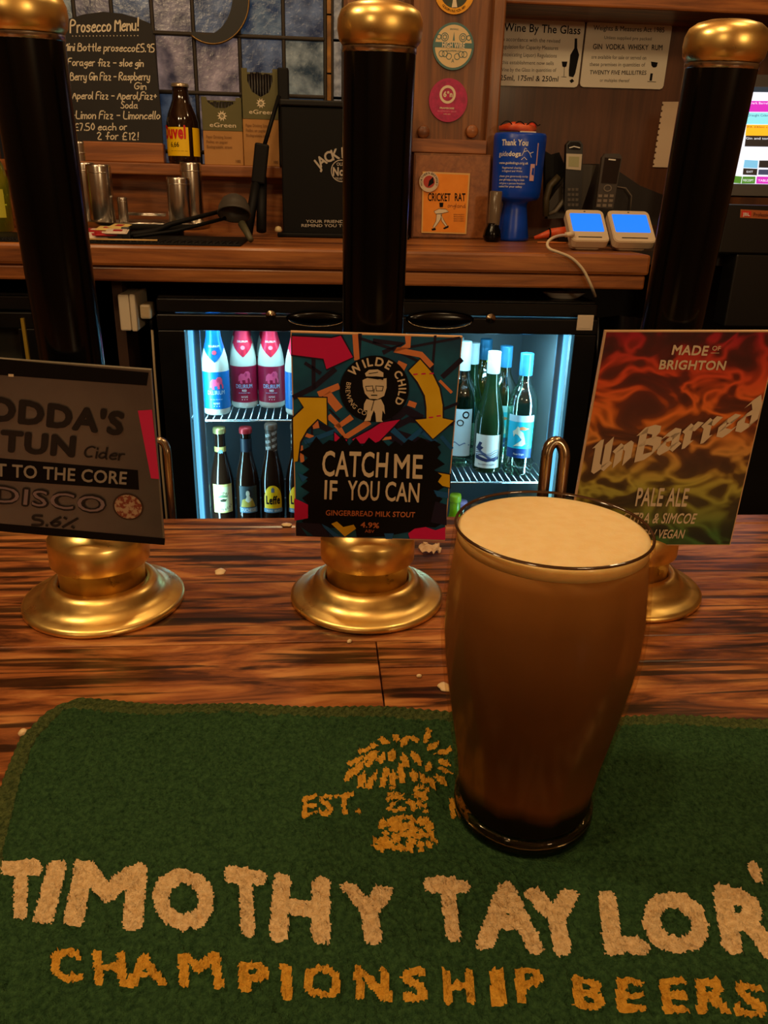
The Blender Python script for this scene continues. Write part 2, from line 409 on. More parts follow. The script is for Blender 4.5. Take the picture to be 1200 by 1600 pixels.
ax0, ax1, bx1 = P(509, 60, WALL).x, P(519, 60, WALL).x, P(535, 60, WALL).x
AMB = mat('amber_pane', (150,96,30), .3, c2=(96,58,20), ns=30, bump=.6, emit=.16); RIP = mat('rippled_pane', (150,148,142), .2, c2=(92,92,92), ns=60, bump=1, emit=.25)  # strip panes glow faintly too, in place of light from behind
za = [P(380, y, WALL).z for y in (-100, -10, 17, 110, 205, 300)]
for j in range(5): MB().bb(ax0+.002, ax1-.002, WALL-.002, WALL+.004, max(sill, za[j+1]+.002), za[j]-.002, AMB).build('amber_strip_pane', wn)
for j in range(5): MB().bb(ax1+.003, bx1-.002, WALL, WALL+.004, max(sill, rows[j+1]+.003), rows[j]-.003, RIP).build('rippled_strip_pane', wn)
fr = MB()
for x in (ax1+.0005, bx1+.001): fr.box((x, WALL, (rows[0]+sill)/2), (.006, .012, rows[0]-sill), LEAD, .002)
fr.bb(bx1+.002, winR+.01, WALL-.03, WALL+.03, sill, 1.2, PINEZ); fr.build('window_frame', wn)
struct(MB().bb(-.9, winR, WALL+.03, WALL+.04, sill, 1.2, mat('dusk_behind_window', (20,24,34), .9)).build('wall_behind_window'))
# black crescent in the window
cp = Plane((0, WALL-.012, 0))
o1 = [cp.px(a, b) for a, b in circ(333, 2, 56, 40, 67, -60, 128)]; o2 = [cp.px(a, b) for a, b in circ(322, -8, 42, 40, 63, -50, 117)]
cr = MB(); cr.prism(cp, (o1+o2[::-1])[::-1], mat('crescent_black', (9,8,8), .5), -.006, .006)
cr.tube([cp(*q, .004) for q in o1], .0025, mat('crescent_edge', (120,92,50), .35, .8)); cr.build('crescent', wn)

# ================================================================ bar counter, plank by plank
bar = thing('bar_counter', 'long varnished oak bar counter the pumps and pint stand on', 'counter', (0, .3, -.06))
seamY = Z(590, 1001).y; seamX = Z(594, 1050).x; s2 = Z(1100, 1031).y
def plank(x0, x1, y0, y1, z1=0): MB().bb(x0+.0004, x1-.0004, y0+.0004, y1-.0004, -.045, z1, OAK, .0008).build('plank', bar)
plank(-1.5, 1.6, seamY, .703); plank(-1.5, seamX, .30, seamY, -.0003); plank(seamX, 1.6, s2, seamY, -.0002); plank(seamX, 1.6, .30, s2, -.0005)
plank(-1.5, 1.6, .12, .30); plank(-1.5, 1.6, -.04, .12)
MB().bb(-1.5, 1.6, .7034, .731, -.05, -.0005, OAK, .004).build('nosing', bar)
MB().bb(-1.5, 1.6, 0.02, .70, -1.07, -.045, mat('bar_front', (40,24,14), .6)).build('bar_body', bar)

# ================================================================ hand pumps
LEAN = radians(4.6)
def clip_plane(x, y): return Plane((x, y-.034-.07*tan(LEAN), .13), (1,0,0), (0,-sin(LEAN),cos(LEAN)))
def pump(x, y, label, clip_fn):
    t = thing('beer_pump', label, 'beer pump', (x, y, 0), 'hand pumps along the bar')
    c = (x, y, 0); MR = Matrix.Rotation(LEAN, 3, 'X'); ch = (x, y, .06); dn = lambda pr: [(r, z-.06) for r, z in pr]
    MB().lathe([(.030,0),(.0588,0),(.0600,.0018),(.0597,.0042),(.0570,.0058),(.0520,.0066),(.0465,.0086),(.0435,.0125),(.0412,.0165),(.0375,.0192),(.0330,.0200),(.0325,.012)], c, BRASS, 64, cap=False).build('base_flange', t)
    MB().lathe([(.0312,.012),(.0315,.0345),(.0350,.0350),(.0362,.0365),(.0362,.0545),(.0352,.0560),(.0345,.0575),(.0290,.0635),(.0235,.0660),(.0232,.070),(.020,.071)], c, BRASS, 48, cap=False).build('collar', t)
    MB().lathe(dn([(.0188,.063),(.0196,.072),(.0202,.16),(.0210,.28),(.0216,.376),(.0210,.384)]), ch, BLACK, 48, M=MR).build('handle', t)
    MB().lathe(dn([(.0195,.3775),(.0218,.3780),(.0240,.3810),(.0250,.3865),(.0247,.3915),(.0228,.3960),(.0185,.3990),(.0120,.4007),(.004,.4010)]), ch, BRASS, 40, M=MR).build('cap', t)
    fer = MB(); fer.lathe(dn([(.0214,.3745),(.0220,.3750),(.0220,.3778)]), ch, STEEL, 32, M=MR, cap=False); fer.build('ferrule', t)
    clip_fn(t, x, y)
    return t
def clip_board(t, pl, corners, edge, face, th=.003):
    q = pl.pts(corners); b = MB(); b.prism(pl, q, edge, -th, 0); b.build('backing_board', t) if False else None
    o = b.build('pump_clip', t)
    cxm = sum(a for a, _ in q)/4; cym = sum(a for _, a in q)/4
    s = MB(); s.poly(pl, [(cxm+(a-cxm)*.987, cym+(b_-cym)*.99) for a, b_ in q], face, .0002); s.build('clip_face', o)
    br = MB(); br.box(pl(pl.px(*corners[0])[0]*.5+pl.px(*corners[1])[0]*.5, (q[0][1]+q[2][1])/2, -.0085), (.02, .011, .05), DARK, .002); br.build('clip_bracket', t)
    return o
NAVY = mat('art_navy', (22,16,46), .5); TEAL = mat('art_teal', (14,98,132), .5, c2=(10,68,104), ns=40); RED = mat('art_crimson', (214,16,92), .5)
YEL = mat('art_yellow', (226,182,12), .5, c2=(236,196,40), ns=50); ORG = mat('art_orange', (226,138,84), .5); TEAL2 = mat('art_bluegreen', (20,92,160), .5)
def mid_clip(t, x, y):
    pl = clip_plane(x, y); g = lambda l: [pl.px(440+a/4, 500+b/4) for a, b in l]
    o = clip_board(t, pl, [(462,838),(695,845),(723,526),(454,518)], mat('clip_edge_pale', (226,180,130), .4), TEAL)
    m = MB(); R = lambda l, wd, mt, n=.0004: m.ribbon(pl, g(l), wd/4*.00042, mt, n)
    # branches and strokes behind
    for l, wd in [([(490,90),(480,250)],22),([(480,110),(720,190),(900,280)],18),([(580,130),(760,150),(640,200)],30),([(740,180),(1110,110)],16),([(960,100),(940,330)],16),([(80,480),(200,420),(330,310)],34),([(200,230),(200,420)],24),
                  ([(150,270),(240,330)],22),([(1120,250),(1010,350)],34),([(700,620),(780,560),(860,610)],60),([(640,700),(800,620),(1060,640)],44),([(360,620),(300,560)],14),([(200,640),(330,700)],40),([(190,540),(190,720)],14),([(1000,560),(1100,520)],20),([(660,640),(700,720),(940,800)],90),([(100,640),(80,800)],40)]:
        R(l, wd, NAVY, .0004)
    for l, wd in [([(460,100),(470,240)],34),([(790,110),(790,160),(710,185),(870,215),(930,280)],38),([(240,460),(350,415)],40),([(290,470),(350,545)],56),([(300,605),(360,660),(430,610)],40),([(350,660),(400,730),(540,640)],40),([(750,280),(745,290)],60),([(990,380),(1060,450)],18),([(800,520),(830,530)],36),([(210,640),(215,665)],40),([(150,715),(190,730)],26),([(600,745),(680,735)],20),([(120,790),(130,880)],26)]:
        R(l, wd, ORG, .0005)
    for l, wd in [([(700,690),(780,760),(870,690)],40),([(880,700),(960,760)],30),([(150,760),(260,720),(340,690)],30),([(1000,730),(1060,800)],26)]: R(l, wd, TEAL2, .00055)
    # arrows, each with a navy rim
    A = {'red1': ([(66,100),(310,112),(370,97),(445,230),(280,305),(262,240),(66,215)], RED), 'y1': ([(865,245),(795,315),(850,385),(895,470),(905,545),(905,615),(835,622),(945,740),(1075,627),(1005,612),(1005,530),(985,425),(940,330)], YEL),
         'y2': ([(100,482),(280,485),(283,655),(225,615),(160,680),(115,760),(100,880),(76,885),(72,610),(140,545)], YEL),
         'red2': ([(440,745),(560,680),(620,640),(740,620),(600,765),(480,770)], RED), 'red3': ([(330,700),(370,740),(410,745),(400,775),(330,760)], RED), 'y3': ([(965,950),(1050,965),(1050,1045),(968,1025),(990,985)], YEL)}
    for q, mt in A.values():
        m.ribbon(pl, g(q), .0022, NAVY, .0006, closed=True); m.poly(pl, g(q), mt, .0007)
    for a, b in ((835,338),(885,335),(935,333),(932,607),(980,598)): R([(a-10,b),(a+12,b-2)], 9, RED, .0008)
    # black torn panel
    rnd = random.Random(3); top = []
    for i in range(22): top.append((135+i*41, (770 if i % 2 else 735)+rnd.randint(-18, 18)))
    rt = [((1010 if i % 2 else 965)+rnd.randint(-14, 14), 790+i*36) for i in range(15)]; lf = [((120 if i % 2 else 165)+rnd.randint(-14, 14), 1290-i*36) for i in range(15)]
    m.poly(pl, g([(a, b) for a, b in top+rt+[(900,1290),(800,1320),(640,1350),(470,1355),(460,1300)]+lf][::-1]), BLKINK, .0009)
    for q, mt in [([(80,1110),(165,1150),(165,1235),(80,1250)], RED), ([(790,1330),(830,1300),(900,1290),(960,1310),(1022,1290),(1022,1370),(800,1362)], RED), ([(310,1270),(345,1255),(385,1290),(450,1275),(465,1300),(395,1350),(365,1320)], YEL),
                  ([(250,1270),(290,1290),(370,1350),(300,1350)], TEAL2), ([(120,1290),(200,1345),(160,1345)], TEAL), ([(90,1260),(240,1270),(330,1355),(90,1345)], NAVY), ([(640,1330),(700,1330),(690,1365),(650,1365)], TEAL2), ([(960,1130),(1030,1150),(1030,1280),(930,1260)], NAVY), ([(100,950),(165,980),(130,1010)], TEAL2), ([(950,1060),(1040,1075),(1040,1110),(970,1100)], TEAL2)]:
        m.poly(pl, g(q[::-1]), mt, .0010)
    m.build('artwork', o)
    e = MB(); c0 = pl.px(440+580/4, 500+430/4); rr = .0232
    dk = [(c0[0]+rr*cos(a)*.985, c0[1]+rr*sin(a)*.98) for a in [i*2*pi/48 for i in range(48)]]; e.poly(pl, dk, BLKINK, .0012)
    arc_text(e, pl, 'WILDE', c0, .0158, 134, 62, .0058, CREAM, .0014, .03); arc_text(e, pl, 'CHILD', c0, .0158, 34, -26, .0052, CREAM, .0014, .03)
    arc_text(e, pl, 'BREWING CO', c0, .0160, 168, 248, .0030, CREAM, .0014, .0, outward=False)
    F = [(([(520,330),(545,308),(600,305),(635,325),(635,352),(590,348),(528,350)]), CREAM, .0014), ([(505,372),(535,358),(600,368),(655,360),(655,420),(640,470),(600,490),(550,488),(520,455),(508,410)], CREAM, .0014),
         ([(530,490),(575,500),(620,490),(640,530),(645,585),(630,560),(625,620),(632,632),(590,632),(585,580),(575,560),(560,600),(555,625),(515,628),(530,600),(535,560),(512,560),(515,520)], CREAM, .0014),
         ([(522,408),(570,405),(572,440),(530,440)], BLKINK, .0016), ([(585,405),(637,408),(630,440),(590,440)], BLKINK, .0016), ([(526,412),(566,409),(568,435),(534,436)], CREAM, .0017), ([(589,409),(632,412),(626,436),(594,436)], CREAM, .0017)]
    for q, mt, n in F: e.poly(pl, g(q[::-1]), mt, n)
    for l, wd, mt in [([(528,352),(590,352),(632,366)], 9, BLKINK), ([(560,465),(595,465)], 7, BLKINK), ([(576,500),(560,560)], 4, BLKINK), ([(545,330),(600,322)], 5, BLKINK), ([(578,425),(574,448)], 4, BLKINK)]: m2 = e.ribbon(pl, g(l), wd/4*.00042, mt, .0018)
    e.build('emblem', o)
    L = MB(); tx = lambda s, a, b, c, mt, bd: L.text(pl, s, *[pl.px(440+q[0]/4, 500+q[1]/4) for q in (a, b, c)], mt, .0014, bd)
    tx('CATCH', (252,970), (658,980), (256,812), CREAM, .015); tx('ME', (700,982), (878,988), (703,832), CREAM, .015)
    tx('IF', (266,1115), (345,1118), (270,995), CREAM, .015); tx('YOU', (412,1120), (608,1124), (415,998), CREAM, .015); tx('CAN', (645,1125), (856,1135), (650,1004), CREAM, .015)
    cop = mat('copper_ink', (205,120,72), .5)
    tx('GINGERBREAD MILK STOUT', (275,1215), (830,1228), (277,1182), cop, .015); tx('4.9%', (492,1290), (608,1296), (494,1256), cop, .03); tx('ABV', (520,1322), (578,1325), (520,1303), cop, 0)
    L.build('lettering', o)
def left_clip(t, x, y):
    pl = clip_plane(x, y); g = lambda l: [pl.px(a/2.667, 420+b/2.667) for a, b in l]
    silver = mat('silver_card', (120,114,108), .34, .55, c2=(84,78,82), ns=9, lo=.3, hi=.7)
    o = clip_board(t, pl, [(-62,812),(257,850),(236,578),(-62,556)], mat('clip_edge_grey', (120,112,96), .4), silver)
    a = MB(); a.poly(pl, g([(620,432),(612,486),(-160,430),(-160,360)]), BLKINK, .0004); a.poly(pl, g([(-160,1010),(0,1060),(688,1122),(686,1150),(-160,1080)][::-1]), BLKINK, .0004)
    a.poly(pl, g([(-150,775),(575,838),(580,920),(-150,870)][::-1]), BLKINK, .0004)
    a.poly(pl, g([(575,590),(634,586),(664,875),(630,872)][::-1]), mat('pink_tape', (216,40,96), .5), .0005)
    a.poly(pl, g([(36,437),(58,438),(58,449),(36,448)][::-1]), CREAM, .0006)
    c0 = g([(535,990)])[0]; a.poly(pl, circ(*c0, .0104), mat('badge_ring', (60,42,34), .5), .0006); a.poly(pl, circ(*c0, .0092), mat('badge_disc', (176,150,122), .5, c2=(128,62,44), ns=420, lo=.45, hi=.55), .0007)
    a.build('artwork', o)
    L = MB(); tx = lambda s, p, q, r, mt, bd, **k: L.text(pl, s, *g([p, q, r]), mt, .0009, bd, **k)
    ink = mat('faded_black_ink', (24,21,24), .5)
    tx("ODDA'S", (-60,628), (512,695), (-55,525), ink, .05); tx('TUN', (0,760), (312,785), (5,668), ink, .05); tx('Cider', (350,782), (515,797), (358,735), ink, 0, mode='hw', wd=.0013)
    tx('T TO THE CORE', (-15,862), (528,897), (-15,808), mat('core_ink', (150,142,130), .5), .02)
    tx('DISCO', (-30,975), (440,1022), (-25,895), ink, .06); tx('5.6%', (135,1065), (318,1078), (140,1025), ink, 0, mode='hw', wd=.0018)
    L.build('lettering', o)
    L2 = MB()
    L2.text(pl, 'DISCO', *g([(-22,967), (434,1014), (-17,903)]), mat('disco_inner_ink', (128,112,118), .5), .0011, 0); L2.build('inner_lettering', o)
def right_clip(t, x, y):
    pl = clip_plane(x, y); g = lambda l: [pl.px(900+a/4, 500+b/4) for a, b in l]
    m, nt, b = new_mat('wave_print'); L_ = nt.links.new
    tc = nd(nt, 'ShaderNodeTexCoord'); mp = nd(nt, 'ShaderNodeMapping'); mp.inputs['Scale'].default_value = (26, 26, 38); mp.inputs['Rotation'].default_value = (0, .35, 0); L_(tc.outputs['Object'], mp.inputs[0])
    no = nd(nt, 'ShaderNodeTexNoise'); no.inputs['Scale'].default_value = 1.0; no.inputs['Detail'].default_value = 2.2; no.inputs['Distortion'].default_value = .8; L_(mp.outputs[0], no.inputs['Vector'])
    def mth(op, a, bb=None, c=None):
        n = nd(nt, 'ShaderNodeMath', operation=op)
        for i, v in enumerate((a, bb, c)):
            if v is None: continue
            if isinstance(v, (int, float)): n.inputs[i].default_value = v
            else: L_(v, n.inputs[i])
        return n.outputs[0]
    sw = mth('SINE', mth('MULTIPLY', no.outputs['Fac'], 17.0)); sh = nd(nt, 'ShaderNodeValToRGB'); e = sh.color_ramp.elements
    e[0].position = 0; e[0].color = (.10,.07,.10,1); e[1].position = 1; e[1].color = (1.0,1.0,1.0,1); q = e.new(.55); q.color = (.20,.14,.17,1); q = e.new(.85); q.color = (.6,.55,.5,1)
    L_(mth('MULTIPLY_ADD', sw, .5, .5), sh.inputs[0])
    sx = nd(nt, 'ShaderNodeSeparateXYZ'); L_(tc.outputs['Object'], sx.inputs[0])
    hz_ = mth('MULTIPLY_ADD', mth('ADD', sx.outputs['Z'], mth('MULTIPLY', no.outputs['Fac'], .02)), 6.2, -.40)
    gr = nd(nt, 'ShaderNodeValToRGB'); L_(hz_, gr.inputs[0]); e = gr.color_ramp.elements
    e[0].position = .05; e[0].color = lin((70,120,56)); e[1].position = .98; e[1].color = lin((170,20,44))
    for p_, c_ in ((.3,(186,178,76)),(.45,(216,160,80)),(.62,(240,132,50)),(.8,(224,80,40))): q = e.new(p_); q.color = lin(c_)
    mx = nd(nt, 'ShaderNodeMix', data_type='RGBA', blend_type='MULTIPLY'); mx.inputs['Factor'].default_value = 1; L_(gr.outputs[0], mx.inputs['A']); L_(sh.outputs[0], mx.inputs['B']); L_(mx.outputs['Result'], b.inputs['Base Color']); b.inputs['Roughness'].default_value = .45
    o = clip_board(t, pl, [(886,852),(1141,852),(1218,517),(946,517)], mat('clip_edge_cream', (222,186,140), .4), m)
    L = MB(); tx = lambda s, p, q, r, bd, **k: L.text(pl, s, *g([p, q, r]), CREAM, .0009, bd, **k)
    tx('MADE', (592,215), (815,221), (607,153), .03); tx('OF', (845,188), (898,189), (850,160), .01); tx('-', (838,212), (890,212), (840,188), .0); tx('BRIGHTON', (513,306), (924,312), (526,247), .03)
    tx('UnBarred', (95,945), (1098,662), (125,775), 0, mode='nib', wd=.0084)
    tx('PALE ALE', (365,1160), (686,1163), (385,1045), .02); tx('CITRA & SIMCOE', (280,1265), (735,1270), (300,1200), .02); tx('GF / VEGAN', (400,1360), (665,1362), (415,1305), .02)
    L.build('lettering', o)
PUMPS = [(Z(165,937), 'brass and black hand pump with grey silver cider clip, leftmost', left_clip), (Z(573,932), 'middle brass and black hand pump with colourful arrow print clip', mid_clip), (Z(975,918), 'hand pump with red to green wavy clip behind the pint', right_clip)]
for p, lb, fn in PUMPS: pump(p.x, p.y, lb, fn)

# ================================================================ curved chrome spouts rising beyond the bar
def spout(px0, px1, top, label, r=.0048):
    Y = .775; a = P(px0, 790, Y); b = P(px1, 790, Y); zt = P((px0+px1)/2, top, Y).z; R = (b.x-a.x)/2; c = (a.x+b.x)/2
    pts = [(a.x, Y, -.30), (a.x, Y, zt-R*1.6)]+[(c-R*cos(radians(q)), Y+.004*sin(radians(q)), zt-R*1.6+R*1.6*sin(radians(q))) for q in range(15, 180, 15)]+[(b.x, Y, zt-R*1.6), (b.x, Y, -.12), (b.x, Y, -.17)]
    t = thing('swan_neck_spout', label, 'beer spout', (c, Y, -.30), 'curved metal spouts behind the bar')
    MB().tube(pts, r, CHROME, 16).build('neck', t)
    MB().lathe([(.009,-.3),(.009,-.27),(.0065,-.262),(r,-.26)], (a.x, Y, 0), CHROME, 20).build('collar', t); MB().lathe([(.0066,-.175),(.0072,-.15),(.006,-.14)], (b.x, Y, 0), DARK, 16).build('nozzle', t)
spout(243, 268, 690, 'thin curved chrome spout behind the grey cider clip', .0040)
spout(846, 873, 692, 'curved bronzed metal spout just behind the pint of beer', .0062)

# ================================================================ pint
gp = V(.1015, .3215, 0); 
_c = Z(815, 1260, .004); gp = V(_c.x, _c.y, 0.0036); GH = .1585
pr = [(.0345,.0),(.0352,.0015),(.0354,.004),(.0352,.010),(.0358,.022),(.0375,.036),(.0403,.052),(.0436,.072),(.0462,.090),(.0474,.104),(.0474,.118),(.0463,.132),(.0450,.145),(.0443,.156),(.0440,GH)]
sc_ = 1.0
pint = thing('pint_glass', 'full pint of brown stout with creamy head standing on the green towel', 'pint of beer', gp)
inner = [(r-.0017, z) for r, z in pr if z > .012]
gl = MB(); gl.lathe(pr[2:]+[(.0433,GH+.0006),(.0426,GH)]+[(r+.0002, z) for r, z in inner[::-1]], gp, thin_glass('pint_wall', (250,244,232), .02, .16, .12), 72, cap=False)
gl.lathe([(.0426,GH),(.0433,GH+.0011),(.0440,GH)], gp, mat('rim_glass', (60,38,22), .1, spec=.8), 72, cap=False); gl.build('glass_wall', pint)
bs = MB(); bs.lathe([(.002,.0026),(.0300,.0018),(.0325,.0),(.0345,.0),(.0352,.0015),(.0354,.004),(.0352,.0085),(.0338,.0095),(.002,.0085)], gp, mat('base_glass', (232,222,200), .05, trans=1, ior=1.5), 64); bs.build('thick_base', pint)
bm_, nt, b = new_mat('beer'); L_ = nt.links.new
tc = nd(nt, 'ShaderNodeTexCoord'); sx = nd(nt, 'ShaderNodeSeparateXYZ'); L_(tc.outputs['Object'], sx.inputs[0])
mp = nd(nt, 'ShaderNodeMapping'); mp.inputs['Scale'].default_value = (60, 60, 9); L_(tc.outputs['Object'], mp.inputs[0])
no = nd(nt, 'ShaderNodeTexNoise'); no.inputs['Scale'].default_value = 1; no.inputs['Detail'].default_value = 3; L_(mp.outputs[0], no.inputs['Vector'])
mm = nd(nt, 'ShaderNodeMath', operation='MULTIPLY_ADD'); mm.inputs[1].default_value = .012; L_(no.outputs['Fac'], mm.inputs[0]); L_(sx.outputs['Z'], mm.inputs[2])
mr = nd(nt, 'ShaderNodeMapRange'); mr.inputs['From Min'].default_value = .006; mr.inputs['From Max'].default_value = .164; L_(mm.outputs[0], mr.inputs[0])
cr = nd(nt, 'ShaderNodeValToRGB'); L_(mr.outputs[0], cr.inputs[0]); e = cr.color_ramp.elements
e[0].position = .0; e[0].color = lin((10,4,2)); e[1].position = 1; e[1].color = lin((176,128,74))
for p_, c_ in ((.12,(12,5,3)),(.18,(104,62,28)),(.36,(84,50,25)),(.56,(96,62,35)),(.80,(126,88,50))): q = e.new(p_); q.color = lin(c_)  # near-black lowest stops paint in the dark refraction of the thick base
L_(cr.outputs[0], b.inputs['Base Color']); b.inputs['Roughness'].default_value = .55; b.inputs['Specular IOR Level'].default_value = .2; b.inputs['Subsurface Weight'].default_value = .35; b.inputs['Subsurface Radius'].default_value = (.02,.01,.004); b.inputs['Subsurface Scale'].default_value = .6
FT = GH-.0032
bi = [(r-.0003, z) for r, z in inner if z < FT]
be = MB(); be.lathe([(.001,.0098),(.0325,.0098),(.0335,.0125)]+bi+[(.0423,FT-.0034)], gp, bm_, 72); be.build('beer', pint)
fo = MB(); fo.lathe([(.001,FT-.0035),(.0424,FT-.0035),(.0422,FT+.0015),(.0405,FT+.0021),(.034,FT+.0024),(.02,FT+.0028),(.001,FT+.0029)], gp, mat('foam', (238,206,146), .75, c2=(242,214,158), ns=160, sss=.4, bump=.1, bs=900), 72); fo.build('foam_head', pint)

# ================================================================ towel
tw = thing('bar_towel', 'green terry bar towel with cream and gold lettering under the pint', 'bar towel', Z(500, 1300, 0))
CS = .00085
TL = V(*Z(70, 1092, .004)[:2]); ang = atan2(Z(1100,1121,.004).y-Z(100,1093,.004).y, Z(1100,1121,.004).x-Z(100,1093,.004).x)
tX = V(cos(ang), sin(ang)); tY = V(-sin(ang), cos(ang))
def tuv(x, y): p = Z(x, y, .005); d = V(p.x, p.y)-TL; return (d.dot(tX)/CS, -d.dot(tY)/CS)      # column, row
NW, NH = 610, 330; OX = 45
mask = np.zeros((NH, NW), np.int8)
gx, gy = np.meshgrid(np.arange(NW)+.5, np.arange(NH)+.5)
def raster(tris, val):
    for A, B, C in tris:
        x0, x1 = int(max(0, min(A[0],B[0],C[0])-1)), int(min(NW, max(A[0],B[0],C[0])+2)); y0, y1 = int(max(0, min(A[1],B[1],C[1])-1)), int(min(NH, max(A[1],B[1],C[1])+2))
        if x1 <= x0 or y1 <= y0: continue
        X = gx[y0:y1, x0:x1]; Y = gy[y0:y1, x0:x1]
        e = [(q[0]-p[0])*(Y-p[1])-(q[1]-p[1])*(X-p[0]) for p, q in ((A,B),(B,C),(C,A))]
        ins = ((e[0] >= 0) & (e[1] >= 0) & (e[2] >= 0)) | ((e[0] <= 0) & (e[1] <= 0) & (e[2] <= 0))
        mask[y0:y1, x0:x1][ins] = val
def word(s, L, R, T, val, bold):
    L, R, T = [V(tuv(*a)[0]+OX, tuv(*a)[1]) for a in (L, R, T)]; vs, fs, w_, h_ = glyphs(s, bold)
    pt = [L+(R-L)*(x/w_)+(T-L)*(y/h_) for x, y in vs]; raster([[pt[i] for i in f] for f in fs], val)
def dash(a, b, wd, val):
    a = V(tuv(*a)[0]+OX, tuv(*a)[1]); b = V(tuv(*b)[0]+OX, tuv(*b)[1]); d = (b-a).normalized(); q = V(-d.y, d.x)*wd/2
    m_ = a.lerp(b, .55); raster([[a-q*.7, m_-q, m_+q], [a-q*.7, m_+q, a+q*.7], [m_-q, b, m_+q]], val)
for ch, l, r, t_ in [('T',(5,1390),(60,1395),(20,1342)), ]: pass
# cream name, letter by letter as woven
for ch, L, R, T in [('T',(-4,1437),(66,1439),(2,1344)),('I',(50,1443),(82,1445),(76,1347)),('M',(98,1448),(222,1455),(118,1345)),('O',(236,1452),(338,1456),(240,1358)),('T',(352,1462),(424,1467),(350,1354)),('H',(420,1470),(516,1478),(428,1364)),
                    ('Y',(538,1477),(632,1480),(528,1380)),('T',(672,1473),(748,1477),(662,1370)),('A',(742,1482),(852,1492),(742,1374)),('Y',(832,1494),(930,1494),(814,1390)),('L',(944,1494),(1018,1494),(934,1392)),('O',(1008,1488),(1116,1492),(1000,1394)),('R',(1130,1492),(1228,1496),(1112,1386)),("'",(1192,1440),(1212,1440),(1166,1352)),('S',(1250,1496),(1320,1498),(1228,1390))]:
    word(ch, L, R, T, 1, {'I': .03, "'": .03, 'M': .045}.get(ch, .06))
for ch, a, b, yb, h in [('C',80,130,1535,52),('H',148,200,1539,54),('A',196,262,1541,52),('M',280,350,1543,54),('P',375,425,1554,52),('I',440,458,1560,54),('O',476,536,1561,52),('N',556,612,1564,54),('S',628,672,1568,54),('H',694,744,1570,54),('I',768,790,1570,54),('P',806,852,1566,54),('B',895,948,1578,52),('E',964,1010,1583,54),('E',1034,1078,1583,54),('R',1090,1144,1584,56),('S',1148,1200,1590,54)]:
    word(ch, (a, yb), (b, yb+2), (a-3, yb-h), 2, .03 if ch == 'M' else .04)
word('EST.', (472,1278), (565,1272), (474,1245), 2, .02); word('1858', (705,1277), (800,1275), (702,1247), 2, .02)
for a, b, c, d in [(388,282,490,225),(452,212,530,175),(520,165,580,180),(575,125,635,165),(668,105,672,155),(742,115,695,175),(765,115,800,155),(865,80,835,155),(912,150,850,210),(995,190,890,225),(920,255,995,280),(920,300,1010,340),(905,350,970,400),(865,370,900,435),
                   (378,378,420,290),(420,330,490,250),(500,290,570,205),(565,280,610,210),(640,255,655,190),(735,295,705,200),(812,290,760,195),(860,320,862,265),(460,420,485,310),(500,420,560,315),(590,415,600,330),(650,405,655,305),(710,395,700,315),(785,385,760,310),(845,400,810,335),(560,200,470,260),(690,330,720,250),(620,300,610,360)]:
    dash((440+a*.2667, 1120+b*.2667), (440+c*.2667, 1120+d*.2667), 5.0, 4)
rn = random.Random(5)
for i in range(40):
    a = 612+rn.random()*225; b = 425+rn.random()*140; dash((440+a*.2667, 1120+b*.2667), (440+(a+34)*.2667, 1120+(b+rn.choice((-14,14)))*.2667), 3.4, 4)
for i in range(95):
    v = rn.random(); b = 590+v*175; hw_ = 120+v*65; a = 725+(rn.random()*2-1)*hw_; dash((440+a*.2667, 1120+b*.2667), (440+(a+26*(1 if a > 725 else -1))*.2667, 1120+(b+26)*.2667), 3.8, 4)
# shape: outline with a round corner and a stitched hem, gentle folds, looped pile
EL = {}
uu, vv = np.meshgrid(np.arange(NW+1)-OX, np.arange(NH+1)); uu = uu*CS; vv = vv*CS
edge_l = np.array([(tuv(70,1092)[0]+8), tuv(28,1152)[0], tuv(2,1215)[0], tuv(-30,1330)[0], tuv(-60,1500)[0]])*CS; er = np.array([0, tuv(28,1152)[1], tuv(2,1215)[1], tuv(-30,1330)[1], tuv(-60,1500)[1]])*CS
lft = np.interp(vv, er, edge_l); lft += np.where(vv < .02, (.02-np.sqrt(np.maximum(0, .02**2-(.02-vv)**2)))*.9, 0)
topw = .0012*np.sin(uu*60)+.0010*np.sin(uu*23+1)
TWD = .462; colu = uu-(-OX*CS); fx = (uu+OX*CS)/((NW)*CS)
XX = lft+fx*(TWD-lft); YY = vv+topw*(1-np.minimum(1, vv/.05))
rng = np.random.RandomState(2)
def smooth(a, k):
    for _ in range(k): a = (a+np.roll(a, 1, 0)+np.roll(a, -1, 0)+np.roll(a, 1, 1)+np.roll(a, -1, 1))/5
    return a
big = smooth(rng.randn(NH+1, NW+1), 60); big /= big.std(); med = smooth(rng.randn(NH+1, NW+1), 5); med /= med.std(); fine = smooth(rng.randn(NH+1, NW+1), 1); fine /= fine.std()
dl = XX-lft; dedge = np.minimum(dl, vv); hemw = .0105
pile = np.clip((dedge-.006)/.006, 0, 1)
ridge = .0030*np.exp(-((vv-(.018+.55*np.maximum(0, .11-XX)**1.0*.6))/.006)**2)*np.clip((.17-XX)/.05, 0, 1)
ZZ = .0030+.0012*pile+.0005*big*pile+.00032*med*pile+.00045*fine*pile+ridge*pile+.0008*np.exp(-((XX-.02)/.02)**2)
gl_d = None
WX = TL.x+XX*tX.x-YY*tY.x; WY = TL.y+XX*tX.y-YY*tY.y
dg = np.hypot(WX-gp.x, WY-gp.y); ZZ = np.where(dg < .045, np.minimum(ZZ, .0033+np.clip((dg-.037)/.008, 0, 1)*.002), ZZ)
ZZ[0, :] = .0012; ZZ[:, 0] = .0012
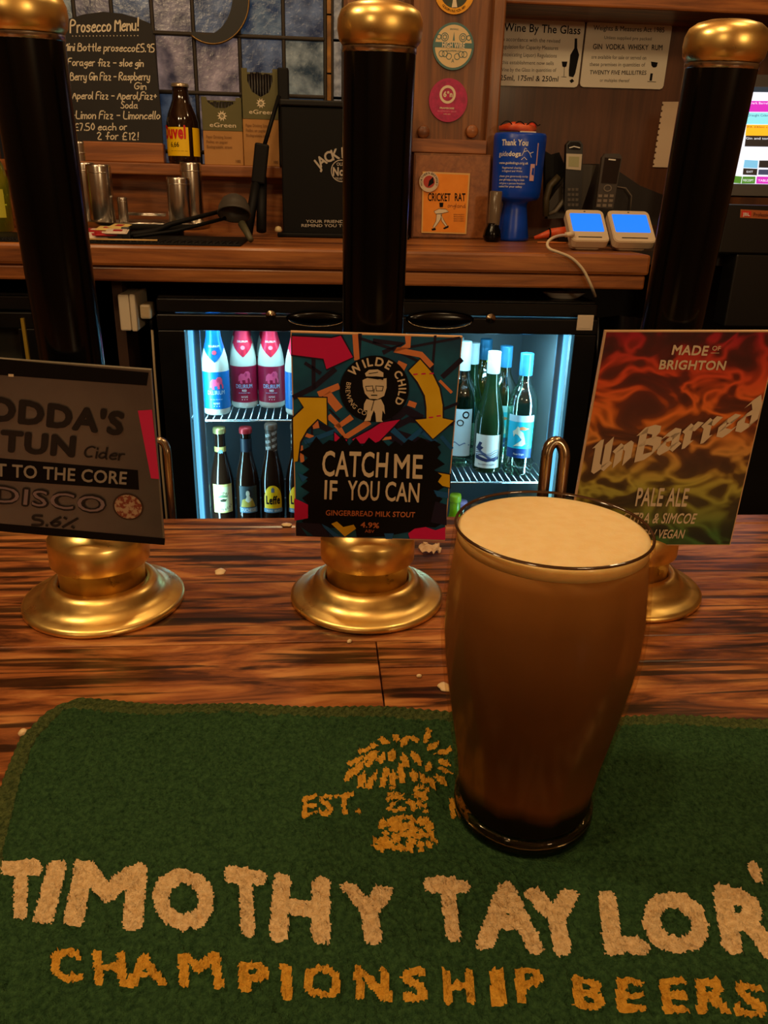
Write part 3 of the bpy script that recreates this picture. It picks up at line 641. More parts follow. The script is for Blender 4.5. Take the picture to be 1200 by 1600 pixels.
# the grid is sheared to the towel's edge, so look the lettering up at each cell's true place
cxm = (XX[:-1,:-1]+XX[1:,1:])/2/CS+OX; cym = (YY[:-1,:-1]+YY[1:,1:])/2/CS
ix = np.clip(cxm.astype(int), 0, NW-1); iy = np.clip(cym.astype(int), 0, NH-1); fm = mask[iy, ix]
de = (dedge[:-1,:-1]+dedge[1:,1:])/2; fm = np.where((de < hemw) & (fm == 0), 3, fm)
lv = np.zeros((NH+1, NW+1)); isl = (fm == 1) | (fm == 2) | (fm == 4)
for dy in (0, 1):
    for dx in (0, 1): lv[dy:dy+NH, dx:dx+NW] = np.maximum(lv[dy:dy+NH, dx:dx+NW], isl)
rib = .0006*np.sin(vv/CS*.9)+.0006*np.sin(uu/CS*.9)
ZZ += lv*(.0009+.0004*np.abs(fine))+np.where((dedge < hemw) & (dedge > 0), .0012+rib, 0)
co = np.stack([WX-WLOC[tw.name].x, WY-WLOC[tw.name].y, ZZ-WLOC[tw.name].z], -1).reshape(-1, 3)
idx = np.arange((NH+1)*(NW+1)).reshape(NH+1, NW+1)
quads = np.stack([idx[:-1,:-1], idx[1:,:-1], idx[1:,1:], idx[:-1,1:]], -1)
def terry(name, a, b):
    return mat(name, a, .95, c2=b, ns=420, lo=.3, hi=.7, bump=1.0, bs=900, spec=.15)
for val, nm, mt in ((0, 'terry_cloth', terry('terry_green', (34,62,36), (60,94,54))), (1, 'cream_lettering', terry('terry_cream', (206,170,118), (240,210,160))), (2, 'gold_lettering', terry('terry_gold', (196,140,44), (226,172,66))), (4, 'wheat_sheaf', terry('terry_gold', (1,1,1), (1,1,1))), (3, 'hem', terry('hem_green', (54,70,38), (92,104,58)))):
    q = quads[fm == val].reshape(-1, 4); u, inv = np.unique(q, return_inverse=True)
    me = bpy.data.meshes.new(nm); me.from_pydata(co[u].tolist(), [], inv.reshape(-1, 4).tolist()); me.materials.append(mt)
    me.polygons.foreach_set('use_smooth', [True]*len(me.polygons)); me.update()
    o = bpy.data.objects.new(nm, me); COL.objects.link(o); o.parent = tw

# ================================================================ bits on the bar
FOAMD = mat('foam_drop', (236,206,160), .35, sss=.2)
def drop(px, py, rx, label, ry=None):
    c = Z(px, py, .001); c.z = 0; q = MB(); vs = []
    q.lathe([(rx,0),(rx*.97,.0006),(rx*.75,.0013),(rx*.3,.0017),(.0001,.0018)], c, FOAMD, 20)
    for i, v in enumerate(q.v):
        a = atan2(v[1]-c.y, v[0]-c.x); k_ = 1+.16*sin(2*a+px)+.08*sin(5*a); q.v[i] = (c.x+(v[0]-c.x)*k_, c.y+(v[1]-c.y)*k_, v[2])
    o = q.build('foam_spill', None, c); tag(o, label, 'beer spill', 'small drops of beer foam on the bar')
drop(344, 892, .0052, 'blob of beer foam on the bar midway between left and middle pumps'); drop(695, 1072, .0048, 'oval foam drop left of the pint above the towel'); drop(546, 1001, .0019, 'tiny foam drop just below the middle pump flange'); drop(655, 1055, .0016, 'tiny foam speck near the plank joint'); drop(448, 819, .0045, 'flat foam smear near the far edge left of the middle pump')
sc = MB(); c = Z(672, 856, .003); rn = random.Random(9); vs = []
n_ = 9
for j in range(n_):
    for i in range(n_):
        u, v = i/(n_-1)*2-1, j/(n_-1)*2-1; k_ = 1/max(1, hypot(u, v)); vs.append((c.x+u*k_*.0105+rn.uniform(-1,1)*.001, c.y+v*k_*.009+rn.uniform(-1,1)*.001, .0006+rn.random()*.0055))
sc.add(vs, [(j*n_+i, j*n_+i+1, (j+1)*n_+i+1, (j+1)*n_+i) for j in range(n_-1) for i in range(n_-1)], mat('tissue', (226,200,168), .8)); o = sc.build('tissue_scrap', None, V(c.x, c.y, 0)); tag(o, 'small crumpled scrap of pale tissue behind the pint, beside the middle pump', 'tissue')
st = MB(); cc = Z(36, 1142, .003); st.lathe([(.0001,0),(.0026,.0005),(.003,.002),(.0015,.0038),(.0001,.004)], (cc.x, cc.y, 0), FOAMD, 14); tag(st.build('bread_crumb', None, V(cc.x, cc.y, 0)), 'pale crumb at the top left edge of the green towel', 'crumb')

# ================================================================ back worktop
wk = thing('back_worktop', 'long wooden back bar worktop above the lit fridge', 'worktop', (0, WF, WB))
wR = P(1014, 410, 1.56).x
MB().bb(-1.6, wR, WF, 2.16, WB+.027, WT, PINE, .006).build('top_board', wk); MB().bb(-1.6, wR-.004, WF+.006, 2.1, WB, WB+.0265, PINE, .004).build('lower_board', wk)
MB().bb(wR+.02, 2.2, 1.72, 2.16, WT-.03, WT-.004, mat('till_shelf', (34,24,20), .5)).build('till_shelf', wk)
dv = P(176, 470, 1.6); dvb = P(192, 470, 1.6)
struct(MB().bb(dv.x-.004, dvb.x-.004, 1.62, 2.1, -1.07, WB, mat('divider', (58,36,24), .6)).build('trim_9'))
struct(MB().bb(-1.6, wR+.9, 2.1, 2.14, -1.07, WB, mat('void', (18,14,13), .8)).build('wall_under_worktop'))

# ================================================================ fridges
CYAN = mat('led_strip', (104,192,232), .4, emit=1.15); LINER = mat('fridge_liner', (150,158,160), .35, spec=.4); WIRE = mat('shelf_wire', (190,196,200), .25, .9)
BLKF = mat('fridge_black', (11,11,12), .28, c2=(15,15,16), ns=30)
DG = thin_glass('door_glass', (250,252,252), .05, .02)
fz = P(600, 467, 1.6).z; fr0 = P(246, 490, 1.6).x; fr1 = P(932, 490, 1.6).x; ot = P(590, 517, 1.6).z; oL = P(291, 520, 1.6).x; oR = P(893, 520, 1.6).x; mL = P(549, 515, 1.6).x; mR = P(634, 515, 1.6).x
def fridge(label, x0, x1, zt, o_top, doors, lit, FY=1.6, inner_x=None, shelf_z=()):
    t = thing('bottle_fridge', label, 'fridge', ((x0+x1)/2, FY+.24, -1.07)); FB = FY+.47; ob = -.80
    s = MB(); s.bb(x0, x1, FY+.01, FB, zt-.03, zt, BLKF, .003); s.bb(x0, x0+.03, FY+.01, FB, -1.07, zt-.03, BLKF); s.bb(x1-.03, x1, FY+.01, FB, -1.07, zt-.03, BLKF); s.bb(x0, x1, FB-.02, FB, -1.07, zt-.03, BLKF); s.bb(x0, x1, FY+.01, FB, -1.07, ob-.04, BLKF)
    s.build('cabinet', t)
    q = MB(); q.bb(x0+.0, x1-.0, FY-.004, FY+.012, zt-.0305, zt-.004, BLKF, .003); q.build('top_rail', t)
    if lit:
        l = MB(); l.bb(x0+.03, x0+.033, FY+.01, FB-.02, ob, zt-.03, LINER); l.bb(x1-.033, x1-.03, FY+.01, FB-.02, ob, zt-.03, LINER); l.bb(x0+.033, x1-.033, FB-.024, FB-.021, ob, zt-.033, mat('liner_back', (70,76,80), .4)); l.bb(x0+.033, x1-.033, FY+.02, FB-.021, ob-.003, ob, LINER); l.bb(x0+.033, x1-.033, FY+.02, FB-.021, zt-.034, zt-.031, LINER)
        l.build('liner', t)
    for (a, b, ga, gb, kx) in doors:
        d = MB(); d.bb(a, b, FY-.022, FY, o_top, zt-.032, BLKF, .002); d.bb(a, ga, FY-.022, FY, ob, o_top, BLKF, .002); d.bb(gb, b, FY-.022, FY, ob, o_top, BLKF, .002); d.bb(a, b, FY-.022, FY, -.88, ob, BLKF, .002)
        do = d.build('door', t)
        MB().bb(ga-.001, gb+.001, FY-.011, FY-.009, ob, o_top, DG).build('door_glass', do)
        if lit and kx:
            (hx0, hx1, hy), (lx, ly) = kx; c0 = P((hx0+hx1)/2, hy, FY-.024); hw = abs(P(hx1, hy, FY-.024).x-P(hx0, hy, FY-.024).x)/2
            h = MB(); Mx = Matrix.Rotation(pi/2, 3, 'X')
            h.lathe([(.0001,.010),(hw*.6,.0095),(hw*.9,.006),(hw,.001),(hw*.97,0)], (0,0,0), BLACK, 40, M=Mx); h.v = [(c0.x+v[0], FY-.022+v[1], c0.z+v[2]*.26) for v in h.v]; h.build('handle', do)
            h2 = MB(); h2.tube([(c0.x+hw*.93*cos(a), FY-.026-.006*abs(sin(a)), c0.z-.002+hw*.22*sin(a)) for a in [pi*1.0+i*pi/12 for i in range(13)]], .0008, CHROME, 6); h2.build('handle_rim', do)
            c1 = P(lx, ly, FY-.024); k = MB(); k.lathe([(.0001,.004),(.0035,.004),(.0040,.0035),(.0085,.003),(.0100,.0018),(.0103,0)], (c1.x, FY-.022, c1.z), CHROME, 24, M=Mx); k.box((c1.x, FY-.0265, c1.z), (.0012, .001, .005), BLKINK); k.build('lock', do)
    if lit:
        for (a, b, ga, gb, _k), side in zip(doors, (0, 1)):
            x = ga+.006 if side == 0 else gb-.006
            e = MB(); e.box((x, FY+.012, (ob+o_top)/2), (.009, .012, o_top-ob-.002), CYAN, .003); e.build('light_strip', t)
            f2 = MB(); f2.box((x+(.0115 if side == 0 else -.0115), FY+.016, (ob+o_top)/2), (.013, .006, o_top-ob-.004), mat('strip_channel', (120,150,170), .3, .4), .002); f2.build('strip_channel', t)
        e = MB(); e.box(((ga+gb)/2, FY+.03, o_top+.008), (gb-ga-.02, .012, .006), CYAN, .002); e.build('light_strip', t)
    for sx0, sx1, z in shelf_z:
        w_ = MB(); y0, y1 = FY+.028, FB-.03
        for y in (y0, y0+(y1-y0)*.32, y0+(y1-y0)*.66, y1): w_.tube([(sx0, y, z), (sx1, y, z)], .0024, WIRE, 8)
        n = int((sx1-sx0)/.0145)
        for i in range(n+1):
            x = sx0+(sx1-sx0)*i/n; w_.tube([(x, y0-.001, z+.0033), (x, y1, z+.0033)], .0013, WIRE, 6)
        w_.tube([(sx0, y0, z-.012), (sx1, y0, z-.012)], .0018, WIRE, 8) if False else None
        w_.build('wire_shelf', t)
    return t
SL = P(350, 657, 1.628).z; SR = P(760, 754, 1.628).z; LOW = -.43
mid = (mL+mR)/2
F1 = fridge('black bottle fridge with two glass doors glowing ice blue inside', fr0, fr1, fz, ot, [(fr0+.002, mid-.001, oL, mL, ((447,541,497),(423,493))), (mid+.001, fr1-.002, mR, oR, ((634,741,499),(767,498)))], True, shelf_z=[(oL-.006, mL+.02, SL), (mR-.02, oR-.004, SR), (oL-.006, mL+.02, LOW), (mR-.02, oR-.004, -.62)])
# the fridge's own light
lamp('fridge_led_light', ((oL+mL)/2, 1.66, ot-.003), 1.0, ICE, .30, 'AREA', (radians(-8),0,0), .05); lamp('fridge_led_light', ((oR+mR)/2, 1.66, ot-.003), 1.6, ICE, .30, 'AREA', (radians(-8),0,0), .05)
lamp('fridge_led_light', (oL+.016, 1.628, -.20), .85, ICE, .012, 'AREA', (pi/2,0,radians(-55)), .45); lamp('fridge_led_light', (oR-.016, 1.628, -.20), 1.2, ICE, .012, 'AREA', (pi/2,0,radians(55)), .45)
st = P(903, 492, 1.577); en = P(925, 516, 1.577)
k = MB(); k.bb(st.x, en.x, 1.5755, 1.5775, en.z, st.z, mat('paper_white', (222,206,184), .6)); k.bb(st.x+.002, en.x-.004, 1.5745, 1.5755, en.z+.004, st.z-.003, mat('paper_white', (1,1,1))); k.build('sticker', F1)
F2 = fridge('dark unlit bottle fridge at the far left under the worktop', -1.15, P(150, 500, 1.6).x-.03, fz, ot, [(-1.14, P(150, 500, 1.6).x-.032, -1.10, P(38, 540, 1.6).x, None)], False)
gx_ = P(46, 540, 1.6).x; MB().bb(gx_, gx_+.006, 1.572, 1.578, -.7, ot+.02, mat('brass_trim', (190,160,60), .4, .6)).build('door_trim', F2)
gm = MB(); gm.bb(-1.08, P(36, 540, 1.6).x, 1.64, 1.66, -.7, ot-.01, mat('dim_stock', (78,56,32), .6, c2=(40,50,44), ns=12)); gm.build('stock_panel', F2)

# ---------------------------------------------------------------- bottles
def B(base_px, z, Yoff=0): p = Z(base_px[0], base_px[1], z); return p.x, p.y+Yoff
def fit(c, k): return c
FROST = mat('stoneware', (206,204,190), .35, spec=.5); 
def delirium(px, lab, foil, txt2, label, Yo=0, group='white stoneware beer bottles on the upper left fridge shelf'):
    x, y = B(px, SL+.004); y += .031+Yo; z0 = SL+.0050; t = thing('beer_bottle', label, 'bottle', (x, y, z0), group); c = (x, y, z0)
    MB().lathe([(.020,0),(.028,.001),(.0305,.006),(.0308,.02),(.0308,.105),(.0302,.118),(.0280,.135),(.0240,.152),(.0195,.168),(.0160,.184),(.0142,.205),(.0138,.222),(.0142,.232),(.0142,.238)], c, FROST, 32).build('body', t)
    fm = mat('foil_'+foil[0], foil[1], .28, .45); f = MB(); vs = []; k = 32
    ph = atan2(-y, -x)
    prof = lambda z: float(np.interp(z, [.12,.135,.152,.168,.184,.205,.222,.232,.245], [.0300,.0280,.0240,.0195,.0160,.0142,.0138,.0142,.0142]))+.0006
    for j in range(7):
        for i in range(k):
            a = 2*pi*i/k; d = abs((a+pi) % (2*pi)-pi); tip = .128+.030*min(1, d/1.15); z = tip+(.2445-tip)*j/6
            r = prof(z); vs.append((x+r*cos(ph+a), y+r*sin(ph+a), z0+z))
    f.add(vs, [(j*k+i, j*k+(i+1) % k, (j+1)*k+(i+1) % k, (j+1)*k+i) for j in range(6) for i in range(k)]+[tuple(range(6*k, 7*k))], fm, True)
    fo_ = f.build('neck_foil', t)
    fn = cyl(x, y, z0, .0309); l = MB(); sleeve(l, fn, -.062, .062, .016, .106, lab, .0003, 24); lo = l.build('wrap_label', t)
    g = MB(); pk = mat('elephant_pink', (226,74,112) if foil[0] == 'blue' else (244,120,168), .5)
    fe_ = lambda u, v, n=0: fn(u*1.1, .022+(v-.016)*1.2, n)
    E_ = [(-.012,.055),(-.011,.066),(-.006,.072),(0,.071),(.004,.076),(.010,.076),(.0135,.071),(.013,.064),(.0155,.058),(.0150,.053),(.0128,.052),(.0118,.059),(.0095,.063),(.0075,.060),(.0080,.052),(.0030,.052),(.0025,.058),(-.0035,.058),(-.0030,.051),(-.0080,.051),(-.0085,.057)]
    g.poly(fe_, E_[::-1], pk, .0007); g.poly(fe_, [(.0035,.074),(.0015,.069),(.003,.065),(.006,.066),(.007,.071)], mat('elephant_ear', (190,50,90), .5), .0009)
    ink = mat('label_ink_pale', (190,214,226), .5) if foil[0] == 'blue' else mat('label_ink_blue', (150,200,230), .5)
    g.text(fe_, 'DELIRIUM', (-.0175,.041), (.0175,.041), (-.0175,.049), ink, .0007, .0)
    if txt2: g.text(fe_, txt2, (-.0045,.034), (.0045,.034), (-.0045,.0385), WHITE, .0007, .02)
    g.text(fe_, 'BELGIAN FRUIT BEER' if txt2 else 'BELGIAN STRONG ALE', (-.012,.030), (.012,.030), (-.012,.0320), ink, .0007)
    g.text(fe_, 'HUYGHE', (-.0065,.021), (.0065,.021), (-.0065,.025), WHITE, .0007, .01)
    for q in (-.005, 0, .005): g.poly(fe_, circ(q, .0172, .0010, 6), WHITE, .0007)
    g.build('lettering', lo)
    fn2 = lambda u, v, n=0: V(x+(prof(v)+n)*cos(ph+u/prof(v)), y+(prof(v)+n)*sin(ph+u/prof(v)), z0+v)
    h = MB(); h.text(fn2, 'DELIRIUM', (-.0115,.163), (.0115,.163), (-.0115,.1675), WHITE, .0012); h.poly(fn2, circ(0, .151, .0048, 14), mat('foil_badge_'+foil[0], (210,60,80) if foil[0] == 'blue' else (236,130,150), .5), .0012); h.build('foil_lettering', fo_)
    t.scale = (.92, .92, .865)
    return t
LB = mat('label_blue', (16,104,176), .35); LR = mat('label_red', (150,22,52), .35); FBL = ('blue', (20,110,190)); FRD = ('red', (228,44,74))
delirium((337,651), LB, FBL, None, 'white bottle with blue label and blue foil, far left on the upper fridge shelf')
delirium((381,640), LR, FRD, 'RED', 'white bottle with dark red label, left of the two red ones in front')
delirium((424,640), LR, FRD, 'RED', 'white bottle with dark red label, right of the two red ones in front')
delirium((467,652), LB, FRD, None, 'white bottle with red foil and blue label, half hidden by the arrow print clip')
delirium((374,640), LR, FRD, 'RED', 'white bottle with red foil standing behind the left red bottle', .10); delirium((417,640), LR, FRD, 'RED', 'white bottle with red foil standing behind the right red bottle', .10)
BRN = mat('brown_glass', (34,18,10), .08, spec=.6, coat=.3); 
def brown_bottle(px_x, ztop_px, label, kind):
    Y = 1.68; p = P(px_x, 803, Y-.03); x = p.x; zb = P(px_x, 803, Y-.03).z; zt = P(px_x, ztop_px, Y).z; z0 = LOW+.0050; H = zt-z0
    t = thing('beer_bottle', label, 'bottle', (x, Y, z0), 'brown beer bottles on the lower left fridge shelf'); c = (x, Y, z0); s = H/.24
    MB().lathe([(.02,0),(.0285,.001),(.0305,.006),(.0308,.11*s),(.0295,.125*s),(.0250,.148*s),(.0190,.168*s),(.0150,.186*s),(.0135,.205*s),(.0132,.224*s),(.0148,.227*s),(.0148,.232*s),(.0130,.234*s)], c, BRN, 32).build('glass_body', t)
    l0 = zb-z0+.001; fn = cyl(x, Y, z0, .0309); N = cyl(x, Y, z0, .0142)
    cm = {'tripel': mat('cap_gold', (196,176,110), .3, .7), 'duchess': mat('cap_red', (170,40,46), .35, .3), 'leffe': mat('cap_brown', (92,70,56), .4)}[kind]
    cp_ = MB(); pr_ = [(.0165,.229*s),(.0168,.236*s),(.0150,.241*s),(.001,.242*s)]; cp_.lathe(pr_, c, cm, 28, cap=False); cp_.build('crown_cap', t)
    g = MB(); 
    if kind == 'tripel':
        paper = mat('label_cream_yellow', (222,206,120), .5); sleeve(g, fn, -.026, .026, l0, l0+.066, paper, .0003); sleeve(g, fn, -.022, .022, l0+.004, l0+.060, mat('label_pale_cream', (226,218,168), .5), .0005)
        nk = MB(); sleeve(nk, N, -.020, .020, .176*s, .200*s, mat('neck_gold', (190,166,92), .45), .0006); nk.poly(N, circ(0, .188*s, .006, 12), mat('neck_badge', (120,160,190), .5), .0009); nk.build('neck_label', t)
        lt = MB(); gk = mat('ink_olive', (58,54,34), .5); arc_text(lt, fn, 'Tripel', (0, l0+.026), .018, 128, 52, .0075, gk, .0008, .0); arc_text(lt, fn, 'Karmeliet', (0, l0+.036), .024, 222, 318, .0068, gk, .0008, .0, outward=False)
        lt.poly(fn, [(-.012,l0+.038),(-.004,l0+.042),(.012,l0+.040),(.012,l0+.036),(-.012,l0+.035)][::-1], mat('scene_green', (110,130,90), .5), .0008); lt.poly(fn, [(-.008,l0+.030),(0,l0+.033),(.010,l0+.031),(.006,l0+.026),(-.006,l0+.026)][::-1], gk, .0008)
    elif kind == 'duchess':
        sleeve(g, fn, -.024, .024, l0, l0+.062, mat('label_dusk', (46,58,62), .5), .0003); sleeve(g, fn, -.024, .024, l0, l0+.012, mat('label_steelblue', (92,130,160), .5), .0005)
        nk = MB(); sleeve(nk, N, -.018, .018, .168*s, .218*s, mat('neck_dark', (28,34,46), .45), .0006); nk.build('neck_label', t)
        lt = MB(); lt.poly(fn, [(-.020,l0+.013),(-.016,l0+.030),(-.006,l0+.034),(.010,l0+.034),(.018,l0+.014)][::-1], mat('dress_gold', (176,150,60), .5), .0007); lt.poly(fn, circ(.002, l0+.046, .0068, 14, .0095), mat('hair_dark', (36,30,28), .5), .0008)
        lt.poly(fn, circ(-.001, l0+.045, .0048, 14, .0072), mat('skin_print', (206,200,176), .5), .0009); lt.poly(fn, [(-.008,l0+.029),(-.003,l0+.040),(.003,l0+.040),(.009,l0+.030),(0,l0+.024)][::-1], mat('skin_print', (1,1,1)), .0009)
        lt.text(fn, 'DUCHESSE', (-.019,l0+.003), (.019,l0+.003), (-.019,l0+.010), WHITE, .0009, .01); lt.text(N, 'DUCHESSE', (-.011,.171*s), (.011,.171*s), (-.011,.176*s), WHITE, .0012)
    else:
        g.poly(fn, [(-.024,l0+.010),(.024,l0+.010)]+[(.024*cos(a)*(1 if abs(cos(a)) < .99 else 1), l0+.030+.034*sin(a)) for a in [i*pi/14 for i in range(15)]], mat('label_leffe_yellow', (240,190,10), .45), .0005); sleeve(g, fn, -.026, .026, l0, l0+.010, mat('label_steelblue', (1,1,1)), .0004)
        nk = MB(); sleeve(nk, N, -.030, .030, .150*s, .228*s, mat('neck_brown_foil', (74,56,44), .4), .0008, 20)
        for q in range(5): nk.text(N, 'BRUIN · BRUIN', (-.017, (.158+.0135*q)*s), (.017, (.168+.0135*q)*s), (-.0185, (.164+.0135*q)*s), WHITE, .0012, .0)
        nk.build('neck_foil', t)
        lt = MB(); lt.text(fn, 'Leffe', (-.0185,l0+.020), (.0185,l0+.020), (-.0185,l0+.040), BLKINK, .0009, .035); lt.poly(fn, [(-.004,l0+.048),(-.004,l0+.056),(0,l0+.060),(.004,l0+.056),(.004,l0+.048)][::-1], mat('crest_grey', (96,110,130), .5), .0009); lt.text(fn, 'BRUNE · BRUIN', (-.018,l0+.003), (.018,l0+.003), (-.018,l0+.007), WHITE, .0009)
    go = g.build('front_label', t); lt.build('lettering', go)
    t.scale = (.85, .85, 1)
brown_bottle(347, 668, 'brown bottle with cream label and gold cap, leftmost on the lower fridge shelf', 'tripel'); brown_bottle(387, 668, 'brown bottle with a lady on its label, second on the lower fridge shelf', 'duchess')
brown_bottle(426, 662, 'brown bottle with yellow arched label and striped brown neck foil', 'leffe'); brown_bottle(465, 662, 'brown bottle with yellow arched label mostly hidden by the arrow print clip', 'leffe')
# fix spacing of the lower row by their label centres
SCREW_W = mat('screw_white', (214,220,222), .35); SCREW_B = mat('screw_blue', (70,150,196), .3, .3)
def wine(px, z, label, glass, capm, kind, Yo=0, H=.295, burg=True, ribs=True, cap_h=.052):
    x, y = B(px, z+.004); y += Yo+.034; z0 = z+.0050; t = thing('wine_bottle', label, 'bottle', (x, y, z0), 'wine bottles on the right fridge shelf'); c = (x, y, z0)
    if burg: pr = [(.02,.004),(.034,.0),(.0372,.005),(.0375,.11),(.0365,.125),(.0325,.148),(.0265,.172),(.0205,.195),(.0165,.215),(.0150,.240),(.0145,H-.012),(.0145,H-.004),(.012,H-.004)]
    else: pr = [(.02,.004),(.034,.0),(.0365,.005),(.0368,.165),(.0355,.182),(.0300,.200),(.0220,.214),(.0165,.226),(.0145,.240),(.0140,H-.012),(.0140,H-.004),(.012,H-.004)]
    MB().lathe(pr, c, glass, 36).build('glass_body', t)
    k = MB(); kp = [(.0162,H-cap_h)]
    for i in range(5): kp += [(.0162,H-.004-.0035*(5-i)), (.0157,H-.0045-.0035*(5-i)+.0018)]
    kp += [(.0163,H-.003),(.0155,H-.0006),(.012,H),(.0001,H)]; k.lathe(kp, c, capm, 32, cap=False); k.build('screw_cap', t)
    t.scale = (.89, .89, .91)
    if kind == 'none': return t
    R_ = .0376 if burg else .0369; fn = cyl(x, y, z0, R_); g = MB(); lt = MB()
    if kind == 'wave':
        sleeve(g, fn, -.034, .034, .014, .098, mat('label_paper', (216,212,204), .5), .0003)
        nv = mat('print_indigo', (38,44,84), .5); bl = mat('print_blue', (96,120,160), .5)
        for i in range(6): lt.ribbon(fn, [(-.031+.010*q_, .040+.0055*i+.008*sin(q_*.95+i*.35)*(1 if q_ < 6 else .3)-.002*i) for q_ in range(7)], .0026-.0002*i, nv if i % 2 == 0 else bl, .0007)
        lt.poly(fn, [(-.031,.062),(-.022,.080),(-.014,.078),(-.018,.070),(-.010,.066),(-.020,.056)][::-1], nv, .0008); lt.poly(fn, [(-.031,.036),(0,.030),(.031,.036),(.031,.044),(0,.038),(-.031,.046)], nv, .0008)
        lt.text(fn, 'SAUVIGNON BLANC', (-.022,.021), (.022,.021), (-.022,.025), nv, .0008)
    elif kind == 'pinot':
        sleeve(g, fn, -.034, .034, .046, .152, mat('label_turquoise', (20,160,196), .45, c2=(36,176,206), ns=30), .0003); sleeve(g, fn, -.034, .034, .046, .070, mat('label_navy', (16,56,120), .5), .0005); sleeve(g, fn, -.034, .034, .136, .152, mat('label_top_blue', (170,200,214), .5), .0005)
        fn2_ = lambda u, v, n=0: fn(u*1.2, .074+(v-.070)*1.35, n)
        lt.poly(fn2_, [(-.006,.072),(-.014,.070),(-.003,.078),(.004,.084),(-.004,.092),(-.010,.094),(-.013,.088),(-.016,.098),(-.010,.102),(-.006,.108),(-.002,.106),(-.001,.101),(.006,.097),(.010,.086),(.012,.076),(.006,.072)][::-1], mat('figure_cream', (206,206,186), .5), .0008)
        lt.poly(fn2_, [(-.002,.106),(.004,.108),(.018,.104),(.008,.101),(-.001,.102)][::-1], mat('copper_ink', (1,1,1)), .0009); lt.text(fn, 'Pinot Grigio', (-.013,.054), (.013,.054), (-.013,.0585), WHITE, .0009)
        for i in range(4): lt.ribbon(fn2_, [(.004+i*.006,.078-i*.003),(.012+i*.005,.080-i*.003)], .0008, mat('print_blue', (1,1,1)), .0009)
    elif kind == 'clearlabel':
        sleeve(g, fn, -.030, .030, .030, .150, mat('label_bluewhite', (190,214,224), .5), .0003); lt.poly(fn, circ(.012,.136,.009,20), BLKINK, .0007); lt.poly(fn, circ(.012,.136,.0055,18), mat('label_bluewhite', (1,1,1)), .0009)
        lt.text(fn, 'O', (-.010,.108), (.008,.108), (-.010,.124), BLKINK, .0008); lt.ribbon(fn, [(-.026,.060),(-.012,.066),(0,.058),(.012,.064),(.026,.058)], .003, mat('print_blue', (1,1,1)), .0008)
    go = g.build('front_label', t); lt.build('lettering', go)
    return t
GRN = mat('dark_green_glass', (26,44,22), .06, spec=.6, coat=.3); YW = thin_glass('white_wine_glass', (206,206,120), .5, .05); CLR = thin_glass('clear_filled_glass', (196,220,200), .5, .05)
wine((764,741), SR, 'dark green wine bottle with white cap and blue wave print label, foremost', GRN, SCREW_W, 'wave')
wine((813,745), SR, 'clear wine bottle with silver blue cap and turquoise label, right front', CLR, SCREW_B, 'pinot', burg=False)
wine((722,736), SR, 'clear bottle with tall pale blue label beside the arrow print clip', CLR, SCREW_W, 'clearlabel', .02, H=.31, burg=False, cap_h=.07)
wine((745,741), SR, 'dark wine bottle behind the wave label bottle, its label half hidden', GRN, SCREW_W, 'wave', .10)
wine((728,741), SR, 'dark wine bottle at the back left of the right fridge shelf', GRN, SCREW_W, 'none', .17)
wine((795,745), SR, 'white wine bottle with blue cap behind the turquoise label bottle', YW, SCREW_B, 'pinot', .085, burg=False)
wine((775,745), SR, 'white wine bottle at the back between two capped bottles', YW, SCREW_B, 'none', .17, burg=False)
def stub(px_x, ytop, label, body, capc, Y=1.70):
    zt = P(px_x, ytop, Y).z; x = P(px_x, ytop, Y).x; z0 = -.615; t = thing('mixer_bottle', label, 'bottle', (x, Y, z0), 'bottles below the right fridge shelf'); s = (zt-z0)/.2
    MB().lathe([(.02,0),(.028,.003),(.029,.10*s),(.026,.125*s),(.016,.150*s),(.0125,.165*s),(.0125,.192*s)], (x, Y, z0), body, 28).build('glass_body', t); MB().lathe([(.0138,.186*s),(.0142,.195*s),(.0125,.2*s),(.001,.2*s)], (x, Y, z0), capc, 24, cap=False).build('crown_cap', t)
stub(712, 772, 'small bottle with bright lime neck under the right shelf', mat('lime_glass', (150,190,20), .2, trans=.4), mat('lime_cap', (150,180,30), .4), 1.75); stub(745, 790, 'small dark bottle with brown cap under the right shelf', BRN, mat('cap_brown', (1,1,1)), 1.66); stub(722, 782, 'small bottle with mauve cap under the right shelf', CLR, mat('mauve_cap', (170,140,190), .4), 1.83)

# ================================================================ socket, plug and lead
WP = mat('white_plastic', (214,200,176), .4); 
a, b = P(185, 459, 1.60), P(219, 516, 1.60)
sk = thing('wall_socket', 'cream surface mounted power socket left of the fridge', 'socket', ((a.x+b.x)/2, 1.61, b.z)); MB().bb(a.x, b.x-.014, 1.59, 1.70, b.z, a.z, WP, .003).build('back_box', sk); MB().bb(b.x-.013, b.x-.002, 1.588, 1.702, b.z-.001, a.z+.001, WP, .003).build('face_plate', sk)
c, d = P(219, 476, 1.60), P(240, 499, 1.60); pg = thing('power_plug', 'cream power plug in the socket with its lead hanging down', 'plug', (c.x, 1.62, d.z)); q = MB(); q.bb(c.x-.002, d.x-.004, 1.60, 1.65, d.z, c.z, mat('plug_cream', (190,170,136), .4), .004); q.build('plug_body', pg)
cb = MB(); e0 = P(234, 500, 1.61); cb.tube([(e0.x, 1.625, e0.z+.004), (e0.x, 1.625, e0.z-.02)], .0042, DARK, 10); cb.build('strain_relief', pg); cb = MB(); cb.tube([(e0.x, 1.625, e0.z-.016), (e0.x-.001, 1.622, e0.z-.10), (e0.x-.002, 1.62, e0.z-.3), (e0.x+.002, 1.62, -.9)], .0026, mat('plug_cream', (1,1,1)), 8); cb.build('lead', pg)

